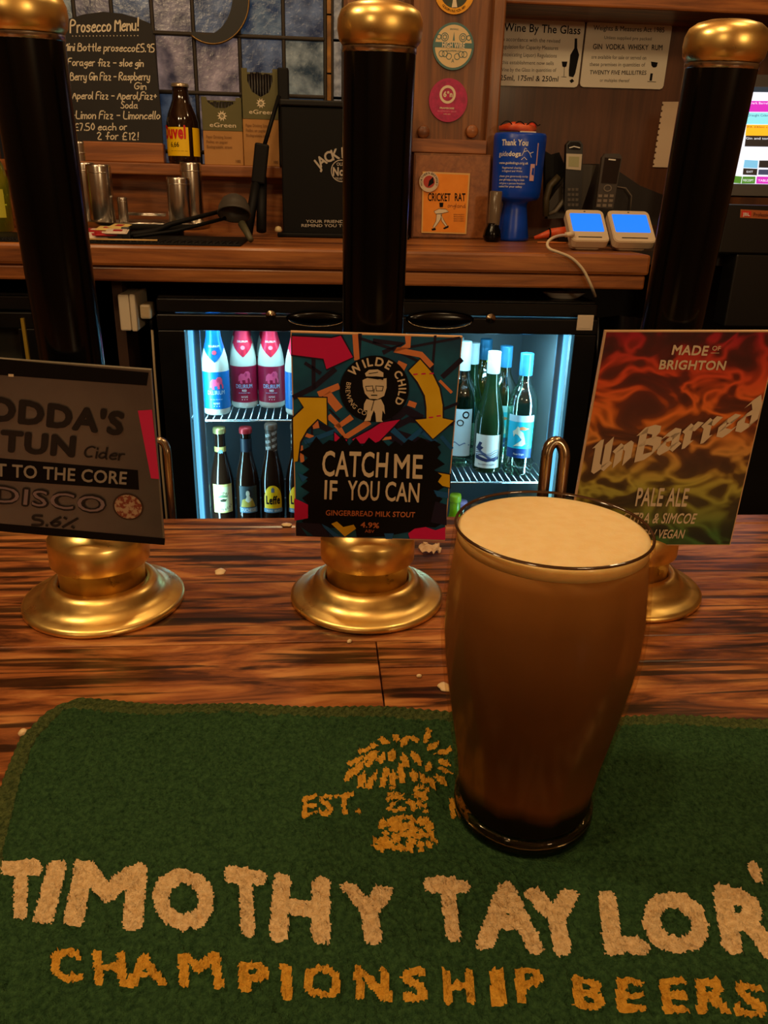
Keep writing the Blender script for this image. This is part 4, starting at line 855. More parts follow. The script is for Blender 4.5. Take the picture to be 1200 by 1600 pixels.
# ================================================================ on the ledge, left
def quad(m, pl, pts_px, mt, n=.0003): m.poly(pl, pl.pts(pts_px)[::-1], mt, n)
bx = rect_px(131, 222, 257, 250, 2.0); bt = MB().bb(bx[0], bx[1], 1.985, 2.02, sill, P(190, 222, 1.99).z, PINE, .003); tag(bt.build('sign_block', None, V((bx[0]+bx[1])/2, 2.0, sill)), 'reddish wooden block propping up the chalkboard menu', 'wooden block')
zb = P(190, 222, 1.99).z
cbp = Plane((0, 1.995, zb), (1,0,0), (0,.10,1)); CH = mat('chalkboard', (22,20,20), .7, c2=(30,27,26), ns=8)
t = thing('chalkboard', 'black arch topped chalkboard with a handwritten prosecco menu', 'menu board', cbp(cbp.px(175,222)[0], 0, 0))
g1 = lambda l: [cbp.px(a/2.727, b/2.727) for a, b in l]
b = MB(); outline = g1([(300,612),(694,614),(688,500),(655,180),(650,130),(640,100),(590,78),(520,58),(440,50),(360,60),(300,78),(262,96),(250,130),(262,260)]); b.prism(cbp, outline[::-1] if False else outline, CH, -.006, 0); bo = b.build('board', t)
ck = mat('chalk', (214,204,182), .8); l = MB()
for s_, p, q, r, wd in [('Prosecco Menu!', (300,140), (588,130), (300,85), 5.2), ('Mini Bottle prosecco£5.95', (270,216), (657,222), (272,182), 3.6), ('-Forager fizz - sloe gin', (272,280), (610,284), (274,248), 3.6), ('-Berry Gin Fizz - Raspberry', (285,342), (637,342), (286,308), 3.6), ('Gin', (572,380), (622,382), (573,350), 3.4),
                        ('-Aperol Fizz - Aperol,Fizz+', (292,422), (666,424), (294,390), 3.6), ('Soda', (515,462), (586,462), (516,432), 3.4), ('-Limon Fizz - Limoncello', (305,506), (680,508), (308,472), 3.6), ('£7.50 each or', (318,556), (540,554), (318,526), 3.6), ('2 for £12!', (414,594), (588,596), (415,562), 3.8)]:
    l.text(cbp, s_, *g1([p, q, r]), ck, .0006, mode='hw', wd=wd*.00058)
for i in range(20): l.poly(cbp, circ(*g1([(310+i*14.6, 154-i*.1)])[0], .0011, 6), ck, .0006)
l.build('lettering', bo)

# small bottle and two straw boxes
Y = 2.0; p = P(289, 259, Y); x = p.x; t = thing('beer_bottle', 'stubby dark beer bottle with yellow label on the wooden ledge', 'bottle', (x, Y, sill)); H = P(289, 131, Y).z-sill; s = H/.206; c = (x, Y, sill)
MB().lathe([(.025,0),(.0335,.002),(.0350,.008),(.0355,.088*s),(.0350,.108*s),(.0310,.128*s),(.0235,.150*s),(.0190,.165*s),(.0172,.185*s),(.0168,.196*s),(.0185,.198*s),(.0175,.203*s)], c, BRN, 36).build('glass_body', t)
MB().lathe([(.0192,.197*s),(.0196,.202*s),(.0180,.206*s),(.0001,.2065*s)], c, mat('cap_silver', (190,176,150), .3, .8), 28, cap=False).build('crown_cap', t)
fn = cyl(x, Y, sill, .0356); g = MB(); sleeve(g, fn, -.060, .012, .016, .094*s, mat('label_yellow', (244,200,0), .5), .0003, 16); sleeve(g, fn, .022, .052, .016, .094*s, mat('label_yellow', (1,1,1)), .0003, 6); go = g.build('front_label', t)
l = MB(); l.text(fn, 'Duvel', (-.052,.050), (.006,.050), (-.052,.078), mat('ink_red', (206,24,24), .5), .0007, .045); l.text(fn, '6,66', (-.030,.034), (-.010,.034), (-.030,.044), BLKINK, .0007, .01); l.text(fn, '-----', (-.030,.025), (.008,.025), (-.030,.028), BLKINK, .0007); l.build('lettering', go)
KO = mat('carton_olive', (92,88,48), .6); KR = mat('carton_tan', (176,126,66), .65, c2=(184,134,74), ns=14); IN_ = mat('straws_black', (18,14,12), .4)
def carton(x0, y0, x1, y1, split, label, win, Yc, cat='box'):
    pl = Plane((0, Yc, sill)); (u0, v1), (u1, _) = pl.px(x0, y0), pl.px(x1, y0); v1 = pl.px((x0+x1)/2, y0)[1]; vs_ = pl.px((x0+x1)/2, split)[1]; d = (u1-u0)*.85
    t = thing('straw_box', label, cat, ((u0+u1)/2, Yc+d/2, sill), 'cartons of paper straws on the ledge')
    b = MB(); b.bb(u0, u1, Yc+.001, Yc+d, sill, sill+vs_, KR, .0015); b.bb(u0, u1, Yc+d-.002, Yc+d, sill+vs_, sill+v1, KO); b.bb(u0, u0+.001, Yc, Yc+d, sill+vs_, sill+v1, KO); b.bb(u1-.001, u1, Yc, Yc+d, sill+vs_, sill+v1, KO); b.build('carton', t)
    wu = [(u0+(u1-u0)*a, v1-(v1-vs_)*bb_) for a, bb_ in win]; f = MB()
    f.prism(pl, [(u0,vs_),(u1,vs_),(u1,v1)]+[wu[-1]]+wu[::-1][1:]+[(u0,v1)], KO, -.004, 0); f.build('front_panel', t)
    r = MB(); rn = random.Random(int(x0))
    for i in range(9):
        xx = wu[0][0]+(wu[-1][0]-wu[0][0])*(i+.5)/9; r.tube([(xx, Yc+.012+rn.random()*.004, sill+vs_+.002), (xx, Yc+.010, sill+v1-.006-rn.random()*.006)], .0032, IN_, 8)
    r.build('straw_bundle', t)
    l = MB(); cu = (u0+u1)/2; w_ = (u1-u0); lv = vs_+(v1-vs_)*.10; ch = w_*.10
    l.text(pl, 'eGreen', (cu-w_*.32, lv), (cu+w_*.34, lv), (cu-w_*.32, lv+ch), CREAM, .0005, .01)
    cc = (cu, lv+ch*2.6); rr = w_*.075
    for i in range(10):
        a = i*pi/5; l.poly(pl, [(cc[0]+rr*1.75*cos(a), cc[1]+rr*1.75*sin(a)), (cc[0]+rr*cos(a+.26), cc[1]+rr*sin(a+.26)), (cc[0]+rr*cos(a-.26), cc[1]+rr*sin(a-.26))], CREAM, .0005)
    l.poly(pl, circ(*cc, rr, 20), CREAM, .0005); l.poly(pl, circ(*cc, rr*.6, 16), KO, .0007); l.text(pl, 'G', (cc[0]-rr*.3, cc[1]-rr*.35), (cc[0]+rr*.3, cc[1]-rr*.35), (cc[0]-rr*.3, cc[1]+rr*.35), CREAM, .0009)
    ink = mat('carton_ink', (120,82,40), .6)
    for i, s_ in enumerate(('Paper Drinking Straws', 'Pailles en papier', 'Biodegradable straws')): l.text(pl, s_, (u0+w_*.08, vs_-.016-.010*i), (u0+w_*(.72-.1*(i == 1)), vs_-.016-.010*i), (u0+w_*.08, vs_-.010-.010*i), ink, .0006)
    l.text(pl, '100', (u1-w_*.2, .006), (u1-w_*.08, .006), (u1-w_*.2, .012), ink, .0006, .02); l.build('lettering', t)
W_ = [(.16,0),(.16,.25),(.28,.46),(.5,.56),(.72,.46),(.82,.25),(.82,0)]
carton(314, 152, 377, 257, 204, 'shorter olive and tan straw carton beside the stubby beer bottle', [(.12,.0),(.16,.16),(.35,.32),(.6,.32),(.84,.16),(.86,.0)], 1.985)
carton(376, 107, 436, 260, 186, 'taller olive and tan straw carton next to the black display box', W_, 1.98)
# steel bar measures and the tray
def tumbler(px, ytop, r, Y, label, base=WT+.0165, ptype=0):
    x = P(px, 300, Y).x; zt = P(px, ytop, Y).z; H = zt-base; t = thing('steel_measure', label, 'spirit measure', (x, Y, base), 'steel spirit measures on the tray'); c = (x, Y, base)
    MB().lathe([(r*.98,0),(r,.001),(r,H-.005),(r*.98,H-.0015),(r*.93,H),(r*.86,H-.001),(r*.84,H-.006),(r*.84,H*.5),(.001,H*.5)], c, STEEL, 36, cap=False).build('cup', t)
    k = MB(); k.lathe([(r+.0002,H*.86),(r+.0008,H*.865),(r+.0008,H*.875),(r+.0002,H*.88)], c, STEEL, 36, cap=False); k.build('band', t)
trY = 1.87
tumbler(127, 221, .026, 2.0, 'tallest steel measure at the back left, under the chalkboard', WT); tumbler(136, 254, .022, 1.90, 'slim steel measure half hidden behind the stout left one'); tumbler(157, 257, .0255, 1.83, 'stout steel measure at the left end of the tray', WT+.0165)
tumbler(190, 308, .0105, 1.83, 'tiny steel measure between the two groups on the tray', WT+.0165); tumbler(279, 277, .0235, 1.82, 'shorter steel measure at the right end of the tray', WT+.0165); tumbler(300, 254, .0230, 1.90, 'tall steel measure behind the shorter right one')
tx_ = P(231, 330, trY).x; trr = abs(P(330, 330, trY).x-P(132, 330, trY).x)/2
t = thing('round_tray', 'round polished steel tray holding the spirit measures', 'tray', (tx_, trY, WT)); m = MB(); m.lathe([(.001,.0145),(trr*.9,.0145),(trr*.955,.017),(trr,.026),(trr+.004,.0268),(trr+.004,.0255),(trr*.97,.0155),(trr*.9,.0130),(trr*.55,.0125),(trr*.55,.0),(trr*.53,.0),(trr*.53,.012),(.001,.012)], (0,0,0), STEEL, 64, cap=False)
m.v = [(tx_+v[0], trY+v[1]*.72, WT+.0005+v[2]) for v in m.v]; m.build('dish', t)
dish = thing('steel_saucer', 'small shallow steel dish in the middle of the tray', 'dish', (tx_, trY-.03, WT+.0160)); MB().lathe([(.001,.001),(.034,.001),(.042,.008),(.044,.012),(.0425,.012),(.033,.003),(.001,.003)], (P(228,320,trY).x, trY-.035, WT+.0160), STEEL, 40, cap=False).build('saucer', dish)
sp = MB(); a = P(195, 321, 1.87); b_ = P(258, 323, 1.87); sp.tube([(a.x, 1.87, WT+.042), (b_.x, 1.87, WT+.041)], .0034, STEEL, 10); sp = sp.build('steel_rod', None, V(a.x, 1.87, WT+.03)); tag(sp, 'pale steel rod lying across the tray between the measures', 'bar tool')
# rubber mat, sachets, pencil
ml, mr_ = P(100, 386, 1.57).x, P(377, 386, 1.57).x; mt = thing('bar_mat', 'black rubber bar mat on the back worktop under the steel tray', 'bar mat', ((ml+mr_)/2-.15, 1.68, WT))
q = MB(); q.bb(-.86, mr_, 1.557, 1.80, WT, WT+.0035, MBLACK, .001); q.build('mat_sheet', mt); q = MB()
for i in range(60):
    for j in range(5):
        xx = mr_-.012-i*.0125; yy = 1.568+j*.0125; q.lathe([(.0042,0),(.004,.002),(.001,.0022)], (xx, yy, WT+.0034), MBLACK, 6, cap=False)
q = q.build('rubber_studs', mt); q['kind'] = 'stuff'
zm = WT+.0062
rn = random.Random(4); RS = mat('sachet_red', (170,26,30), .4); YS = mat('sachet_cream', (222,196,120), .5); WS = mat('sachet_white', (220,206,190), .5)
for i, (px, py, m_, nm) in enumerate([(148,362,RS,'red sachet at the left of the sachet heap'), (168,360,YS,'cream sachet lying on top of the heap'), (186,357,YS,'cream sachet at the right of the heap'), (150,374,WS,'white sachet in front, far left'), (166,376,RS,'red and white sachet in front of the cream ones'), (184,374,WS,'white sachet at the front right of the heap')]):
    Yp = 1.60 if py > 368 else 1.66; x = P(px, py, Yp).x; a = rn.uniform(-.5, .5); Mx = Matrix.Rotation(a, 3, 'Z') @ Matrix.Rotation(radians(rn.uniform(8, 22)), 3, 'X'); t = thing('sauce_sachet', nm, 'sachet', (x, Yp, zm), 'sauce sachets on the rubber mat'); q = MB(); zc = WT+.0075+.004*(i % 3)+(.006 if py < 368 else 0)
    q.box((x, Yp, zc+.004), (.036, .026, .004), m_, .0018, Mx, 3); q.box((x, Yp, zc+.004), (.040, .029, .0008), m_, 0, Mx); q.build('packet', t); q = MB(); q.box((x+.002, Yp-.001, zc+.0063), (.016, .010, .0007), WS if m_ is RS else RS, 0, Mx); q.build('printed_panel', t)
a = P(140, 378, 1.568); b_ = P(246, 380, 1.568); q = MB(); q.tube([(a.x, 1.566, WT+.0072), (b_.x, 1.570, WT+.0072)], .0016, mat('straw_pale', (214,176,110), .5), 8); tag(q.build('wooden_skewer', None, V(a.x, 1.57, WT+.006)), 'thin pale wooden skewer along the front edge of the mat', 'skewer')
# grey scoop and black handled tool
GRYP = mat('grey_plastic', (66,62,56), .5); Yc = 1.72; pc = P(366, 328, Yc); t = thing('coffee_scoop', 'dark grey round scoop resting at the end of the mat', 'scoop', (pc.x, Yc, WT)); q = MB(); Mx = Matrix.Rotation(radians(-35), 3, 'X') @ Matrix.Rotation(radians(18), 3, 'Y')
q.lathe([(.001,-.030),(.014,-.028),(.024,-.020),(.0305,-.006),(.032,.006),(.033,.007),(.033,.010),(.0300,.010),(.027,-.004),(.018,-.018),(.001,-.024)], (pc.x, Yc, pc.z), GRYP, 36, M=Matrix.Rotation(radians(150), 3, 'X'), cap=False); q.build('bowl', t)
a = P(378, 350, Yc-.02); b_ = P(392, 371, Yc-.07); q = MB(); q.tube([(a.x, Yc-.02, a.z), ((a.x+b_.x)/2, Yc-.045, (a.z+WT)/2+.004), (b_.x, Yc-.07, WT+.0065)], .006, mat('grey_olive_plastic', (78,76,56), .5), 10, rs=[.008,.007,.0055]); q.build('handle', t)
a, m1, b_ = P(205, 372, 1.66), P(270, 352, 1.72), P(345, 330, 1.76); t = thing('black_tongs', 'long black plastic tongs lying over the tray edge and mat', 'tongs', (m1.x, 1.70, WT)); q = MB(); q.tube([(a.x, 1.64, WT+.012), (P(240,364,1.68).x, 1.67, WT+.016), (m1.x, 1.70, WT+.030), (b_.x, 1.74, b_.z)], .005, MBLACK, 8, rs=[.006,.0065,.005,.004]); q.build('upper_arm', t)
q = MB(); q.tube([(a.x+.01, 1.63, WT+.009), (m1.x+.01, 1.69, WT+.018), (b_.x+.012, 1.735, b_.z-.012)], .0035, MBLACK, 8); q.build('lower_arm', t); q = MB(); q.box((a.x-.004, 1.64, WT+.015), (.016, .012, .022), DARK, .002); q.build('grip_end', t)
# left edge: yellow green bottle and grey clip
x = P(2, 280, 1.85).x; t = thing('spirit_bottle', 'yellow green bottle cut by the left edge behind the left pump', 'bottle', (x-.03, 1.85, WT)); MB().lathe([(.03,0),(.040,.003),(.042,.10),(.036,.13),(.016,.17),(.014,.23),(.016,.235)], (x-.03, 1.85, WT), mat('yellow_glass', (170,166,30), .1, trans=.5, c2=(96,120,30), ns=14), 32).build('glass_body', t)
fn = cyl(x-.03, 1.85, WT, .0424); g = MB(); sleeve(g, fn, -.03, .03, .03, .085, mat('label_lime', (190,186,60), .5), .0003); g.build('front_label', t); MB().lathe([(.0165,.225),(.0165,.262),(.001,.263)], (x-.03, 1.85, WT), DARK, 24, cap=False).build('stopper', t)
# black leaning tool between cartons and display box
t = thing('folding_stand', 'black folded metal stand leaning between straw cartons and display box', 'stand', (P(405,300,1.9).x, 1.9, WT)); q = MB(); a, b_ = P(394, 287, 1.90), P(412, 224, 1.90)
Mx = Matrix.Rotation(radians(8), 3, 'Y'); q.box(((a.x+b_.x)/2+.005, 1.90, (a.z+b_.z)/2), (.030, .020, (b_.z-a.z)), MBLACK, .004, Mx); q.build('grip', t)
q = MB(); c0 = P(414, 226, 1.92); c1 = P(436, 150, 1.95); q.tube([(c0.x, 1.91, c0.z), (c1.x, 1.95, c1.z)], .0045, MBLACK, 8); q.build('rod', t); q = MB(); a, b_ = P(400, 285, 1.90), P(388, 366, 1.88); q.tube([(a.x, 1.90, a.z), (b_.x, 1.87, WT+.005)], .010, MBLACK, 10); q.tube([(a.x+.012, 1.92, a.z+.01), (b_.x+.030, 1.86, WT+.013)], .011, MBLACK, 10); q.build('leg', t)
q = MB(); a, b_ = P(434, 108, 1.99), P(452, 150, 1.99); q.bb(a.x, b_.x, 1.96, 2.0, sill, a.z, MBLACK, .003); tag(q.build('black_carton', None, V(a.x, 1.98, sill)), 'narrow black carton behind the display box, right of the tall straw box', 'box')

# ================================================================ black whiskey display box
Yj = 1.90; pl = Plane((0, Yj, WT)); (u0, _), (u1, _) = pl.px(441, 300), pl.px(638, 300); v1 = pl.px(545, 158)[1]
t = thing('napkin_caddy', 'black whiskey branded display box with a hinged lid on the back worktop', 'display box', ((u0+u1)/2, Yj+.06, WT)); q = MB(); q.bb(u0, u1, Yj, Yj+.055, WT, WT+v1-.014, mat('caddy_black', (7,7,8), .55, spec=.2), .003); bo = q.build('body', t); q = MB(); q.bb(u0-.002, u1+.002, Yj-.004, Yj+.057, WT+v1-.013, WT+v1, mat('caddy_lid', (10,10,11), .45, spec=.3), .003); q.build('lid', t)
q = MB(); q.bb(u0-.012, u1+.004, Yj-.02, Yj+.05, WT-.0001, WT+.010, mat('caddy_black', (1,1,1)), .003); q.build('foot', t)
l = MB(); cu, cv = pl.px(541, 500)[0], 0; JC = mat('label_grey_white', (176,168,156), .5)
cu = pl.px(545, 250)[0]; c0 = (cu-.0, pl.px(545, 320)[1]); Rr = pl.px(545, 247)[1]-c0[1]
arc_text(l, pl, "JACK DANIEL'S", c0, Rr, 131, 49, .0215, JC, .0010, .03, sx=.9)
c1 = pl.px(533, 267); l.ribbon(pl, circ(*c1, .0215, 32), .0018, JC, .001, closed=True); f_ = lambda x0, y0, x1, y1, yt: [pl.px(x0, y0), pl.px(x1, y1), pl.px(x0, yt)]
l.text(pl, 'OLD', *f_(526, 259, 538, 259, 254), JC, .001, .02); l.text(pl, 'No7', *f_(520, 275, 545, 275, 261), JC, .001, .04); l.text(pl, 'BRAND', *f_(524, 281, 541, 281, 277), JC, .001)
l.text(pl, "YOUR FRIENDS AT JACK DANIEL'S", *f_(478, 348, 620, 349, 343.5), JC, .001, .015); l.text(pl, 'REMIND YOU TO DRINK RESPONSIBLY', *f_(471, 354.5, 630, 355.5, 350), JC, .001, .015); l.build('lettering', bo)
q = MB(); cc = P(437, 344, 1.89); q.lathe([(.001,.012),(.006,.010),(.008,.004),(.007,0)], (cc.x-.002, 1.86, WT+.012), mat('pale_cap', (196,176,130), .4), 16); tag(q.build('pale_disc', None, V(cc.x, 1.86, WT+.012)), 'small pale disc beside the foot of the black display box', 'disc')

# ================================================================ post: badges, pegs, drawer box
sp_ = Plane((0, 2.0-.0005, 0))
def badge(cx, cy, rx, ry, label, rim, face, extra, pl=sp_, th=.004):
    c = pl.px(cx, cy); a = abs(pl.px(cx+rx, cy)[0]-c[0]); b = abs(pl.px(cx, cy+ry)[1]-c[1]); t = thing('round_badge', label, 'beer badge', pl(*c)); q = MB(); q.prism(pl, circ(*c, a, 40, b), rim, .0001, th); o = q.build('disc', t)
    q = MB(); q.poly(pl, circ(*c, a*.9, 40, b*.9), face, th+.0003); q.build('printed_face', t); l = MB(); extra(l, pl, c, a, b, th+.0008); l.build('lettering', t)
TL_ = mat('badge_tealgrey', (72,112,112), .5)
def hw(l, pl, c, a, b, n):
    l.poly(pl, [(c[0]-a*.96,c[1]-b*.06),(c[0]+a*.96,c[1]-b*.06),(c[0]+a*.96,c[1]+b*.16),(c[0]-a*.96,c[1]+b*.16)], TL_, n); l.text(pl, 'HIGH WIRE', (c[0]-a*.55,c[1]-b*.07), (c[0]+a*.55,c[1]-b*.09), (c[0]-a*.55,c[1]+b*.18), CREAM, n+.0005, .03)
    for sx_ in (-1, 1):
        for q, w_ in ((.44,.17),(.44,.09),(.72,.10)): l.ribbon(pl, circ(c[0]+sx_*a*q, c[1]+b*.38, a*w_, 16), a*.035, TL_, n, closed=True)
        for q in (.25,.5,.7): l.ribbon(pl, circ(c[0]+sx_*a*q*.8, c[1]-b*(.32+.1*(q < .4)), a*.13, 12), a*.03, TL_, n, closed=True)
    l.poly(pl, [(c[0]-a*.05,c[1]+b*.24),(c[0]+a*.05,c[1]+b*.24),(c[0],c[1]+b*.62)], TL_, n); l.text(pl, 'A', (c[0]-a*.07,c[1]-b*.68), (c[0]+a*.07,c[1]-b*.68), (c[0]-a*.07,c[1]-b*.52), TL_, n); l.text(pl, 'GRAPEFRUIT', (c[0]-a*.36,c[1]-b*.23), (c[0]+a*.36,c[1]-b*.23), (c[0]-a*.36,c[1]-b*.15), TL_, n); l.text(pl, 'BREWING', (c[0]-a*.2,c[1]+b*.68), (c[0]+a*.2,c[1]+b*.68), (c[0]-a*.2,c[1]+b*.75), TL_, n)
badge(708, 73, 32, 37, 'round cream and teal badge reading high wire, on the post', TL_, mat('badge_cream', (214,190,144), .5), hw)
MG = mat('badge_magenta', (186,34,92), .5, c2=(150,30,76), ns=90); 
def sx(l, pl, c, a, b, n):
    k = (c[0]-a*.05, c[1]+b*.26); l.ribbon(pl, circ(*k, a*.36, 28), a*.12, CREAM, n, closed=True); l.text(pl, '6°n', (k[0]-a*.22,k[1]-b*.12), (k[0]+a*.26,k[1]-b*.12), (k[0]-a*.22,k[1]+b*.14), CREAM, n, .04)
    l.text(pl, 'FRAMBOISE', (c[0]-a*.42,c[1]-b*.40), (c[0]+a*.32,c[1]-b*.40), (c[0]-a*.42,c[1]-b*.32), CREAM, n, .03); l.text(pl, 'RASPBERRY BEER', (c[0]-a*.52,c[1]-b*.54), (c[0]+a*.46,c[1]-b*.54), (c[0]-a*.52,c[1]-b*.47), mat('ink_pink', (226,120,150), .5), n); l.text(pl, '4.8% ABV', (c[0]-a*.22,c[1]-b*.66), (c[0]+a*.16,c[1]-b*.66), (c[0]-a*.22,c[1]-b*.61), CREAM, n)
badge(700, 157, 30, 34, 'round magenta badge reading 6 degrees n, lowest on the post', mat('badge_magenta_rim', (170,34,84), .5), MG, sx)
def tp(l, pl, c, a, b, n):
    l.poly(pl, circ(*c, a*.72, 30, b*.72), mat('badge_dark_picture', (44,36,30), .5, c2=(40,70,40), ns=60), n); l.poly(pl, [(c[0]-a*.12,c[1]-b*.70),(c[0]+a*.16,c[1]-b*.68),(c[0]+a*.08,c[1]-b*.3),(c[0]-a*.06,c[1]-b*.3)], CREAM, n+.0004); arc_text(l, pl, 'GOLDEN ALE 4.2% ABV', c, a*.76, 228, 312, a*.10, BLKINK, n+.0004, .0, outward=False)
badge(710, -12, 31, 35, 'round yellow rimmed badge cut off by the top of the picture', mat('badge_amber', (226,156,10), .5), mat('badge_amber_face', (230,162,14), .5), tp)
pgc = Matrix.Rotation(pi/2, 3, 'X')
for px, py, lb in ((662,206,'wooden peg end half hidden by the middle pump handle'), (738,205,'round wooden peg end above the small drawer box')):
    c = P(px, py, 1.985); q = MB(); q.lathe([(.0001,.016),(.0115,.016),(.0135,.0145),(.0138,.012),(.0138,0)], (c.x, 2.0, c.z), PINE, 28, M=pgc); tag(q.build('wooden_peg', None, V(c.x, 2.0, c.z)), lb, 'peg', 'round pegs on the post')
Yd = 1.945; pl = Plane((0, Yd, WT)); u0, u1, v1 = pl.px(645, 300)[0], pl.px(765, 300)[0], pl.px(705, 240)[1]; t = thing('wooden_box', 'plain wooden box at the foot of the post with an orange beer sign', 'box', ((u0+u1)/2, Yd+.03, WT)); q = MB(); q.bb(u0, u1, Yd+.003, 1.9995, WT, WT+v1, PINEZ, .002); q.build('carcass', t); q = MB(); q.bb(u0+.004, u1-.004, Yd, Yd+.003, WT+.004, WT+v1-.004, wood('panel_light', (104,56,28), (142,86,44), (164,104,58), 'Y', .5, .4, .1, .1, .7, .2)); q.build('front_panel', t)
a, b_, c_, d_ = (658,363.5), (728,365.5), (734,271), (660,268); t = thing('beer_sign', 'orange rectangular cricket themed beer sign on the wooden box', 'sign', pl(*pl.px(695,315), .001)); q = MB(); q.prism(pl, pl.pts([a, b_, c_, d_]), mat('sign_rim', (214,170,100), .5), .0002, .005); o = q.build('plate', t); q = MB(); q.poly(pl, pl.pts([(660,361.5),(726,363.5),(731.5,273.5),(662,270.5)]), mat('sign_orange', (226,134,26), .5, c2=(236,146,40), ns=30), .0053); q.build('printed_face', t)
l = MB(); g2 = lambda *k: [pl.px(380+a/3, b/3) for a, b in k]; l.text(pl, 'CRICKET', *g2((864,942), (970,943), (864,905)), BLKINK, .0058, .02); l.text(pl, 'RAT', *g2((990,942), (1040,943), (990,905)), BLKINK, .0058, .02); l.text(pl, 'England', *g2((958,972), (1040,974), (958,952)), mat('sign_ink_brown', (110,60,20), .5), .0058, mode='hw', wd=.0009)
for q in ([(918,950),(936,950),(934,970),(920,970)], [(893,990),(915,978),(948,980),(962,992),(930,1000),(900,1002)], [(905,1003),(930,1002),(922,1030),(905,1055),(892,1070),(888,1062),(902,1035)], [(925,1003),(938,1030),(955,1058),(948,1062),(928,1035)]): l.poly(pl, g2(*q)[::-1], BLKINK if q[0][0] == 918 else CREAM, .0058); l.ribbon(pl, g2(*q), .0008, BLKINK, .0062, closed=True)
l.poly(pl, g2((880,1072),(900,1068),(902,1078),(884,1080))[::-1], BLKINK, .006); l.poly(pl, g2((935,1068),(962,1056),(960,1066),(940,1074))[::-1], BLKINK, .006)
for i in range(4): l.text(pl, 'BREWERY', *g2((985,1008+i*10), (1035,1009+i*10), (985,1002+i*10)), mat('sign_ink_brown', (1,1,1)), .0058)
l.build('lettering', o)
pb = Plane((0, Yd-.006, WT))
def sb(l, pl, c, a, b, n): l.poly(pl, [(c[0]-a*.1,c[1]-b*.5),(c[0]+a*.5,c[1]-b*.1),(c[0]+a*.4,c[1]+b*.5),(c[0],c[1]+b*.1)], BLKINK, n+.0003); arc_text(l, pl, 'NORTHERN BREWERY', c, a*.72, 200, -20, a*.2, BLKINK, n, .0)
badge(670, 284, 15, 16, 'small round red and white badge overlapping the orange sign', mat('badge_white', (206,186,160), .5), mat('badge_white', (1,1,1)), lambda l, pl, c, a, b, n: (l.poly(pl, circ(*c, a*.6, 24, b*.6), mat('badge_brick', (170,50,36), .5), n), sb(l, pl, c, a, b, n+.0003)), pb)

# ================================================================ niche: notices
np_ = Plane((0, 2.158, 0)); SG = mat('notice_card', (230,222,204), .35, spec=.5)
def notice(corners, label, lines, extra):
    t = thing('licence_notice', label, 'notice', np_(*np_.px(sum(c[0] for c in corners)/4, sum(c[1] for c in corners)/4)))
    q = MB(); p = [V(*x) for x in np_.pts(corners)]; r = []
    for i in range(4):
        a, b, c = p[i-1], p[i], p[(i+1) % 4]; d1 = (a-b).normalized()*.008; d2 = (c-b).normalized()*.008; r += [b+d1, b+d1*.3+d2*.3, b+d2]
    q.prism(np_, r, SG, .0002, .004); o = q.build('card', t); l = MB()
    for s_, L, R, T, bd in lines: l.text(np_, s_, *[np_.px(740+a/2.609, b/2.609) for a, b in (L, R, T)], BLKINK if bd > .005 else mat('ink_softgrey', (70,64,60), .5), .0046, bd)
    extra(l); l.build('lettering', o)
g3 = lambda *k: [np_.px(740+a/2.609, b/2.609) for a, b in k]
def ex1(l):
    l.poly(np_, g3((410,158),(420,158),(420,198),(428,225),(412,300),(404,316),(386,312),(386,285),(392,225),(408,198))[::-1], BLKINK, .0046); l.poly(np_, g3((357,252),(380,252),(376,272),(368,276),(360,272))[::-1], BLKINK, .0046); l.ribbon(np_, g3((368,276),(366,312)), .001, BLKINK, .0046); l.ribbon(np_, g3((356,314),(376,315)), .001, BLKINK, .0046); l.poly(np_, g3((388,330),(400,322),(408,332),(396,340))[::-1], BLKINK, .0046)
def ex2(l):
    l.poly(np_, g3((720,252),(748,256),(744,272),(738,276),(728,276),(722,268))[::-1], BLKINK, .0046); l.poly(np_, g3((718,300),(728,300),(724,330),(714,330))[::-1], BLKINK, .0046); l.ribbon(np_, g3((706,333),(740,335)), .0012, BLKINK, .0046)
notice([(775,134),(902,137),(914,32),(783,25)], 'cream notice about wine by the glass, left of the pair', [('Wine By The Glass', (122,128), (432,142), (124,94), .012), ('In accordance with the revised', (112,168), (350,176), (113,152), 0), ('regulation for Capacity Measures', (110,198), (342,205), (111,182), 0), ('(Intoxicating Liquor) Regulations', (108,230), (336,236), (109,214), 0), ('this establishment now sells', (112,262), (324,266), (113,247), 0), ('Wine by the Glass in quantities of', (104,292), (334,294), (105,277), 0), ('125ml, 175ml & 250ml', (96,328), (342,334), (98,306), .008)], ex1)
notice([(905,136),(1035,140),(1050,38),(917,32)], 'cream weights and measures notice, right of the pair', [('Weights & Measures Act 1985', (486,124), (774,134), (487,104), .006), ('Unless supplied pre packed', (530,160), (722,166), (531,147), 0), ('GIN  VODKA  WHISKY  RUM', (484,202), (766,206), (485,180), .012), ('are available for sale or served on', (478,240), (700,244), (479,225), 0), ('these premises in quantities of', (470,270), (696,272), (471,255), 0), ('TWENTY FIVE MILLILITRES', (470,304), (700,306), (472,287), .008), ('or multiples thereof', (512,334), (632,336), (513,321), 0)], ex2)
pts = [(1020,262),(1043,262),(1058,158),(1035,158)]; t = thing('note_paper', 'strip of spiral torn notepaper pinned to the niche wall', 'paper', np_(*np_.px(1038, 210))); q = MB(); L0, L1 = V(*np_.px(1019.5, 261)), V(*np_.px(1035, 159)); R0, R1 = V(*np_.px(1062, 262)), V(*np_.px(1076, 159)); ed = []
for i in range(11):
    for s_, d in ((.0, 0), (.30, 0), (.32, .0034), (.62, .0034), (.64, 0)): ed.append(L0.lerp(L1, (i+s_)/11)+V(d, 0))
